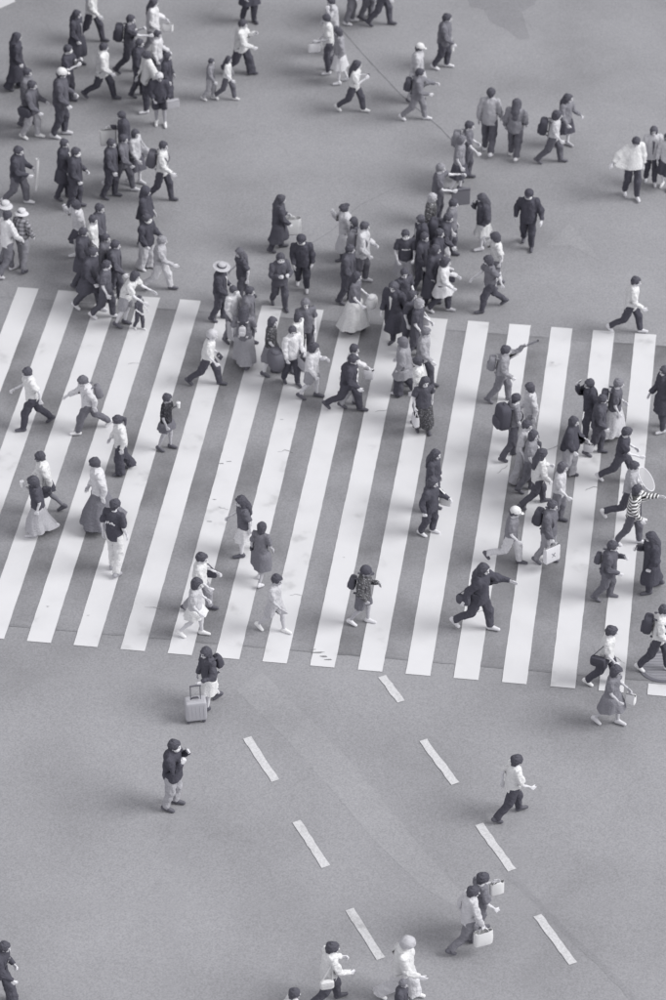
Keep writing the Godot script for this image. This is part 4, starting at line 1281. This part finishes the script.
	person("woman in white blouse and very wide black trousers walking left", -4.26, -51.07, 195, 1.38, {"t": ["shirt", 222], "b": ["wide", 64], "h": ["pony", 64], "st": 13, "s": 80, "hs": 1.08, "w": 1.14})
	person("woman in dark patterned top holding a white cup, walking right", -3.38, -51.82, 340, 1.38, {"w": 1.02, "t": ["tee", 96, "floral"], "b": ["mini", 100], "h": ["short", 62], "st": 12, "al": "chest", "s": 70, "skin": 165, "hs": 1.08})
	cup("white takeaway cup held by woman in dark patterned top", "l")
	person("person in white top and black skirt, with small black bag", -5.68, -49.65, 185, 1.54, {"t": ["shirt", 218], "b": ["mini", 66], "st": 22, "h": ["short", 62], "s": 80, "skin": 110})
	shoulder_bag("small black bag on person in white top and black skirt", "l", 66, .6, -.05)
	person("woman in black top and long beige skirt holding a white drink", -5.78, -49.05, 185, 1.38, {"t": ["tee", 70], "b": ["long_skirt", 170, "", 0.9], "h": ["bob", 66], "st": 18, "ar": "chest", "s": 190, "hs": 1.08, "w": 1.14})
	cup("white drink held by woman in black top and beige skirt", "r")
	person("woman in white blouse and long flaring grey skirt walking left", -4.58, -49.25, 190, 1.70, {"t": ["shirt", 208], "b": ["long_skirt", 112, "", 1.35], "h": ["short", 64], "st": 20, "s": 66})
	person("man in black t-shirt with white lettering on back and white trousers", -4.20, -47.86, 60, 1.70, {"t": ["tee", 64], "b": ["slim", 216], "h": ["short", 62], "st": 8, "s": 150, "print": "MVM"})
	person("woman with long dark hair, dark dress and white skirt facing left", -1.72, -48.41, 190, 1.38, {"t": ["tee", 94], "b": ["skirt", 214, "", 0.8], "h": ["long", 62], "st": 16, "s": 64, "ar": "hold", "hs": 1.08, "w": 1.14})
	person("dark-haired woman in plain grey dress walking, bare legs", -1.38, -47.54, 60, 1.38, {"w": 1.0, "t": ["dress", 112], "b": ["none", 0], "h": ["bob", 62], "st": 16, "s": 205, "skin": 175, "hs": 1.08})
	shoulder_bag("small black bag on woman in plain grey dress", "l", 66, .5)
	person("man in white t-shirt and pale trousers with black bag at hip", -2.53, -46.66, 345, 1.38, {"t": ["tee", 226], "b": ["slim", 150], "h": ["short", 64], "st": 20, "s": 72, "al": "hold", "hs": 1.08, "w": 1.14})
	shoulder_bag("black bag at the hip of man in white t-shirt", "l", 66, .8, .15)
	person("woman with dark bob in grey top and white skirt beside white t-shirt man", -2.59, -45.89, 345, 1.38, {"t": ["tee", 190], "b": ["mini", 226, "", 1.2], "h": ["bob", 66], "st": 14, "s": 226, "al": "hold", "skin": 200, "hs": 1.08, "w": 1.14})
	person("man in loose beige shirt and shorts with white shoes, lower stripes", -1.10, -46.02, 330, 1.38, {"t": ["tee", 194], "b": ["shorts", 182], "h": ["short", 62], "st": 24, "s": 226, "skin": 180, "hs": 1.08, "w": 1.14})
	person("woman in black top and white skirt pulling a suitcase below the stripes", -2.26, -43.90, 215, 1.38, {"t": ["shirt", 74], "b": ["skirt", 216, "", 0.8], "h": ["bob", 66], "st": 20, "al": "hold", "s": 66, "hs": 1.08, "w": 1.14})
	suitcase("light grey wheeled suitcase with black handle below the stripes", "l", 160)
	backpack("black backpack on woman pulling the suitcase", 68, .8)
	person("man in black jacket and beige trousers standing alone holding a phone", -2.82, -41.17, 345, 1.56, {"t": ["jacket", 64], "b": ["slim", 166], "mask": 214, "h": ["short", 62], "st": 5, "al": "chest", "ar": "chest", "s": 72, "w": 1.15, "hs": 1.01})
	phone("dark phone in hands of man standing alone", "l", 120.0, .1)
	person("woman with long dark hair in black top behind person with white waist bag", 1.97, -49.78, 335, 1.50, {"t": ["shirt", 70], "b": ["slim", 70], "h": ["long", 62], "st": 6})
	person("person in dark jacket with white shirt hem and dark trousers, centre stripes", 1.90, -49.02, 330, 1.38, {"t": ["jacket", 70], "b": ["slim", 68], "h": ["bob", 64], "st": 8, "s": 205, "ar": "wide", "al": "hold", "hs": 1.08, "w": 1.14})
	shoulder_bag("white waist bag on person in dark jacket, centre stripes", "l", 228, .95, .22)
	person("person in black and white floral shirt and shorts looking at phone", 0.57, -46.25, 340, 1.38, {"t": ["shirt", 170, "floral"], "b": ["shorts", 104], "hat": ["cap", 70], "st": 12, "s": 205, "al": "phone", "skin": 165, "hs": 1.08, "w": 1.14})
	phone("white phone held by person in floral shirt", "l", 225.0)
	backpack("dark backpack on person in floral shirt", 80, .8)
	person("person in black jacket and dark trousers striding, long dark hair", 2.75, -46.08, 340, 1.62, {"t": ["jacket", 64], "b": ["slim", 68], "h": ["long", 62], "st": 28, "s": 200, "al": "fwd", "ar": "back", "w": 1.05})
	shoulder_bag("dark bag behind person in black jacket on lower stripes", "r", 76, .9, -.2)
	person("man in light grey shirt with backpack raising a stick on stripe", 3.50, -53.50, 350, 1.38, {"t": ["shirt", 150], "b": ["slim", 122], "h": ["short", 70], "st": 22, "al": "up", "s": 96, "hs": 1.08, "w": 1.14})
	rod("folded_umbrella", "folded grey umbrella raised by man in light grey shirt", "umbrella", hand_at("l") + Vector3(0, -.05, -.05), hand_at("l") + Vector3(-.05, .16, .24), .024, 130)
	backpack("grey frame backpack on man raising a folded umbrella", 140, .95)
	person("person with long dark hair and white shirt behind the big backpacker", 4.01, -52.04, 190, 1.50, {"t": ["shirt", 200], "b": ["slim", 150], "h": ["bob", 70], "st": 8})
	person("person in grey shirt carrying a huge dark backpack on the stripes", 3.63, -51.54, 20, 1.57, {"t": ["tee", 132], "b": ["slim", 84], "h": ["short", 64], "st": 16, "s": 66})
	backpack("huge dark backpack on person in grey shirt", 70, 1.35)
	person("person in pale grey top and pale wide trousers with bag in front", 3.80, -50.68, 340, 1.55, {"t": ["tee", 186], "b": ["wide", 160], "h": ["short", 66], "st": 10, "s": 66, "al": "hold"})
	shoulder_bag("dark bag in front of person in pale wide trousers", "l", 90, .7, .2)
	person("woman with long dark hair, white shirt and dark trousers striding", 4.06, -49.94, 15, 1.38, {"t": ["shirt", 216], "b": ["slim", 72], "h": ["long", 64], "st": 27, "s": 66, "al": "hold", "hs": 1.08, "w": 1.14})
	person("person in pale top carrying a small white bag, right of striding woman", 4.44, -49.38, 340, 1.48, {"t": ["tee", 196], "b": ["slim", 112], "h": ["bob", 84], "st": 8, "al": "bag"})
	tote("small white bag carried by person in pale top", "l", 222, .2, .24, .12, .06)
	person("person in grey jacket wearing dark backpack and carrying printed bag", 4.17, -48.12, 335, 1.52, {"t": ["jacket", 104], "b": ["slim", 150], "h": ["short", 72], "st": 10, "ar": "bag", "s": 90})
	backpack("round dark backpack on person with printed white bag", 70, .95)
	tote("white paper bag with dark printed mark on the stripes", "r", 206, .36, .36, .12, .1, true, true, "paper_bag", 60.0)
	person("man in white cap, grey t-shirt and cream trousers in long stride", 3.44, -48.07, 345, 1.38, {"t": ["tee", 128], "b": ["slim", 206], "hat": ["cap", 234], "st": 28, "kick": 30, "s": 72, "hs": 1.08, "w": 1.14})
	person("person in black holding up a white phone, walking left", 5.25, -52.32, 190, 1.38, {"t": ["jacket", 64], "b": ["slim", 68], "h": ["short", 62], "st": 18, "ar": "face", "s": 66, "hs": 1.08, "w": 1.14})
	phone("white phone held up by person in black", "r", 225.0)
	person("person in dark top with long pale skirt and backpack", 5.73, -52.18, 350, 1.50, {"t": ["tee", 92], "b": ["long_skirt", 196, "", 1.0], "h": ["short", 120], "st": 12, "al": "hold", "s": 80, "skin": 200})
	backpack("dark backpack on person in long pale skirt", 78, .85)
	person("man in black t-shirt and dark trousers in long stride, right stripes", 5.78, -50.72, 345, 1.38, {"t": ["tee", 66], "b": ["slim", 74], "h": ["short", 68], "st": 30, "s": 205, "al": "hold", "hs": 1.08, "w": 1.14})
	person("person in bulky black coat with pale bag, between striding people", 4.75, -50.88, 340, 1.50, {"t": ["poncho", 66], "b": ["wide", 170], "h": ["bob", 64], "st": 8, "al": "hold"})
	tote("small pale bag held by person in bulky black coat", "l", 204, .2, .18, .1, .03)
	person("person with a round pale fan behind the striped shirt", 5.83, -49.41, 350, 1.52, {"t": ["tee", 170], "b": ["slim", 72], "h": ["short", 68], "st": 28, "kick": 25, "s": 215, "al": "hold"})
	disc("round pale fan held behind the striped shirt", here * Transform3D(rx(50.0), Vector3(.15, 1.0, .3)), .26)
	person("person in black and white striped shirt running on right stripes", 5.84, -48.69, 345, 1.46, {"t": ["shirt", 226, "stripe"], "b": ["slim", 92], "h": ["bob", 64], "st": 22, "s": 205, "al": "fwd"})
	person("person in black jacket cut by the right edge on upper stripes", 6.77, -52.49, 200, 1.59, {"t": ["coat", 66], "b": ["slim", 68], "st": 10, "s": 190})
	person("man in grey jacket with bent arms walking right, right stripes", 5.25, -47.00, 345, 1.38, {"t": ["jacket", 86], "b": ["slim", 100], "h": ["short", 66], "st": 10, "s": 90, "al": "phone", "ar": "hold", "hs": 1.08, "w": 1.14})
	backpack("dark satchel pack on man in grey jacket, right stripes", 84, .7)
	person("woman in long black dress holding a white phone near right edge", 6.10, -47.27, 190, 1.38, {"t": ["long_coat", 64], "b": ["slim", 64], "h": ["long", 62], "st": 10, "ar": "phone", "s": 70, "hs": 1.08, "w": 1.14})
	phone("white phone held by woman in long black dress", "r", 225.0, .09)
	person("man in white shirt and black trousers with black bag at hip", 5.04, -44.49, 345, 1.38, {"t": ["tee", 226], "b": ["slim", 66], "h": ["short", 64], "st": 22, "s": 222, "hs": 1.08, "w": 1.14})
	shoulder_bag("black bag at hip of man in white shirt, stripe ends", "r", 66, 1.1, -.1)
	person("woman in short grey dress with pale shoes at the stripe ends", 5.06, -43.39, 330, 1.38, {"t": ["dress", 122], "b": ["none", 0], "h": ["bob", 66], "st": 18, "s": 196, "al": "hold", "skin": 178, "hs": 1.08, "w": 1.14})
	tote("white paper bag held by woman in short grey dress", "l", 218, .2, .2, .1, .04, true)
	person("man in white shirt with black backpack cut by the right edge", 6.03, -44.88, 345, 1.59, {"t": ["shirt", 224], "b": ["slim", 68], "h": ["short", 66], "st": 28, "s": 215})
	backpack("black backpack on white-shirted man at right edge", 68, .95)
	person("man in white shirt and black trousers striding at top right stripe ends", 6.36, -56.02, 350, 1.45, {"t": ["shirt", 228], "b": ["slim", 66], "h": ["short", 66], "st": 30, "s": 200, "hs": 1.05, "w": 1.09})
	person("man in white t-shirt and dark trousers striding alone among lane dashes", 3.15, -40.94, 20, 1.38, {"t": ["tee", 226], "b": ["slim", 68], "h": ["short", 62], "st": 29, "s": 66, "hs": 1.08, "w": 1.14})
	person("dark-haired person in grey top with white bag, right of the couple", 2.45, -38.01, 20, 1.38, {"t": ["tee", 112], "b": ["slim", 110], "h": ["short", 62], "st": 16, "al": "crook", "hs": 1.08, "w": 1.14})
	tote("white paper bag at the side of person in grey top", "l", 220, .26, .26, .12, .02)
	person("dark-haired person in pale shirt with white tote, left of couple", 2.27, -37.71, 20, 1.38, {"t": ["shirt", 196], "b": ["slim", 122], "h": ["short", 62], "st": 22, "s": 80, "ar": "bag", "hs": 1.08, "w": 1.14})
	tote("white tote bag with dark strap carried by the couple", "r", 222, .34, .3, .14, .06)
	person("dark-haired person in white shirt hurrying at the bottom edge", -0.07, -36.42, 20, 1.38, {"t": ["shirt", 222], "b": ["slim", 74], "h": ["short", 62], "st": 24, "s": 66, "al": "hold", "hs": 1.08, "w": 1.14})
	shoulder_bag("white bag on dark-haired person at the bottom edge", "r", 218, .9, -.1)
	person("person in white hat, white jacket and trousers walking at bottom edge", 1.15, -36.56, 345, 1.38, {"t": ["hoodie", 226], "b": ["wide", 208], "hat": ["beanie", 180], "st": 26, "s": 222, "w": 1.21, "hs": 1.08})
	person("dark-haired person in white top cut by the bottom edge", -0.66, -35.25, 10, 1.54, {"t": ["tee", 222], "b": ["slim", 80], "h": ["short", 62], "st": 14})
	person("child in dark clothes in front of person in white, bottom edge", 1.11, -35.90, 340, 1.11, {"t": ["jacket", 74], "b": ["slim", 72], "h": ["short", 110], "st": 10})
	person("person in black jacket with pale emblem cut by the left edge, bottom", -5.49, -36.45, 340, 1.48, {"t": ["jacket", 64], "b": ["wide", 72], "h": ["short", 62], "st": 32, "lean": 18, "s": 66, "al": "hold", "in": 64, "print": "K", "print_side": 1.0})
	person("person in dark jacket half hidden behind the cream tote carrier", -5.04, -61.49, 345, 1.54, {"t": ["jacket", 76], "b": ["slim", 70], "st": 10, "in": 76})
	person("person in black half hidden behind loose white shirt, top left", -4.63, -66.07, 350, 1.54, {"t": ["jacket", 68], "b": ["slim", 68], "st": 12, "in": 68})
	person("short person in black beside white blouse with crossed straps", -3.95, -65.69, 345, 1.39, {"t": ["jacket", 66], "b": ["wide", 68], "st": 8, "h": ["bob", 64], "in": 66})
	person("person in dark coat behind the woman raising one arm, left crowd", -5.44, -57.78, 345, 1.54, {"t": ["coat", 72], "b": ["slim", 72], "st": 10, "in": 72})
	person("person in dark grey next to mid-grey jacket youth, left crowd", -4.73, -57.29, 350, 1.52, {"t": ["jacket", 84], "b": ["slim", 76], "st": 14, "in": 84})
	person("person in charcoal top walking behind large black coat, left stripes", -4.88, -56.58, 345, 1.48, {"t": ["tee", 90], "b": ["slim", 76], "st": 18, "s": 210})
	person("person in dark jacket between pale hooded top and full white skirt", 0.32, -57.19, 340, 1.48, {"t": ["jacket", 80], "b": ["slim", 74], "st": 8, "in": 80})
	person("person in black behind masked man in dark printed shirt", 1.94, -57.59, 330, 1.54, {"t": ["jacket", 68], "b": ["slim", 70], "st": 8, "in": 68})
	person("person in black jacket at the heart of the central cluster", 2.26, -57.73, 345, 1.54, {"t": ["jacket", 66], "b": ["slim", 68], "st": 8, "in": 66})
	person("person in mid-grey top beside pale-haired person, central cluster", 2.60, -59.01, 345, 1.50, {"t": ["tee", 122], "b": ["slim", 84], "st": 8})
	person("person in black top with pale shoulder, below long black coat", 1.62, -55.42, 330, 1.48, {"t": ["tee", 70], "b": ["slim", 72], "st": 10, "h": ["bob", 66]})
	person("person in grey jacket behind white shirt and patterned bag", -1.80, -55.56, 345, 1.48, {"t": ["jacket", 112], "b": ["slim", 86], "st": 10, "in": 112})
	person("person in patterned grey top between grey dress and bag-laden group", -1.30, -54.48, 345, 1.44, {"t": ["tee", 150, "floral"], "b": ["skirt", 120], "st": 8, "h": ["bob", 74]})
	person("person in grey top beside woman in striding white shirt", 3.92, -50.41, 345, 1.50, {"t": ["tee", 140], "b": ["slim", 96], "st": 10, "h": ["bob", 70]})
	person("person in dark jacket between phone-raiser and pale skirt, right stripes", 5.37, -51.65, 350, 1.48, {"t": ["jacket", 78], "b": ["slim", 74], "st": 12, "in": 78})
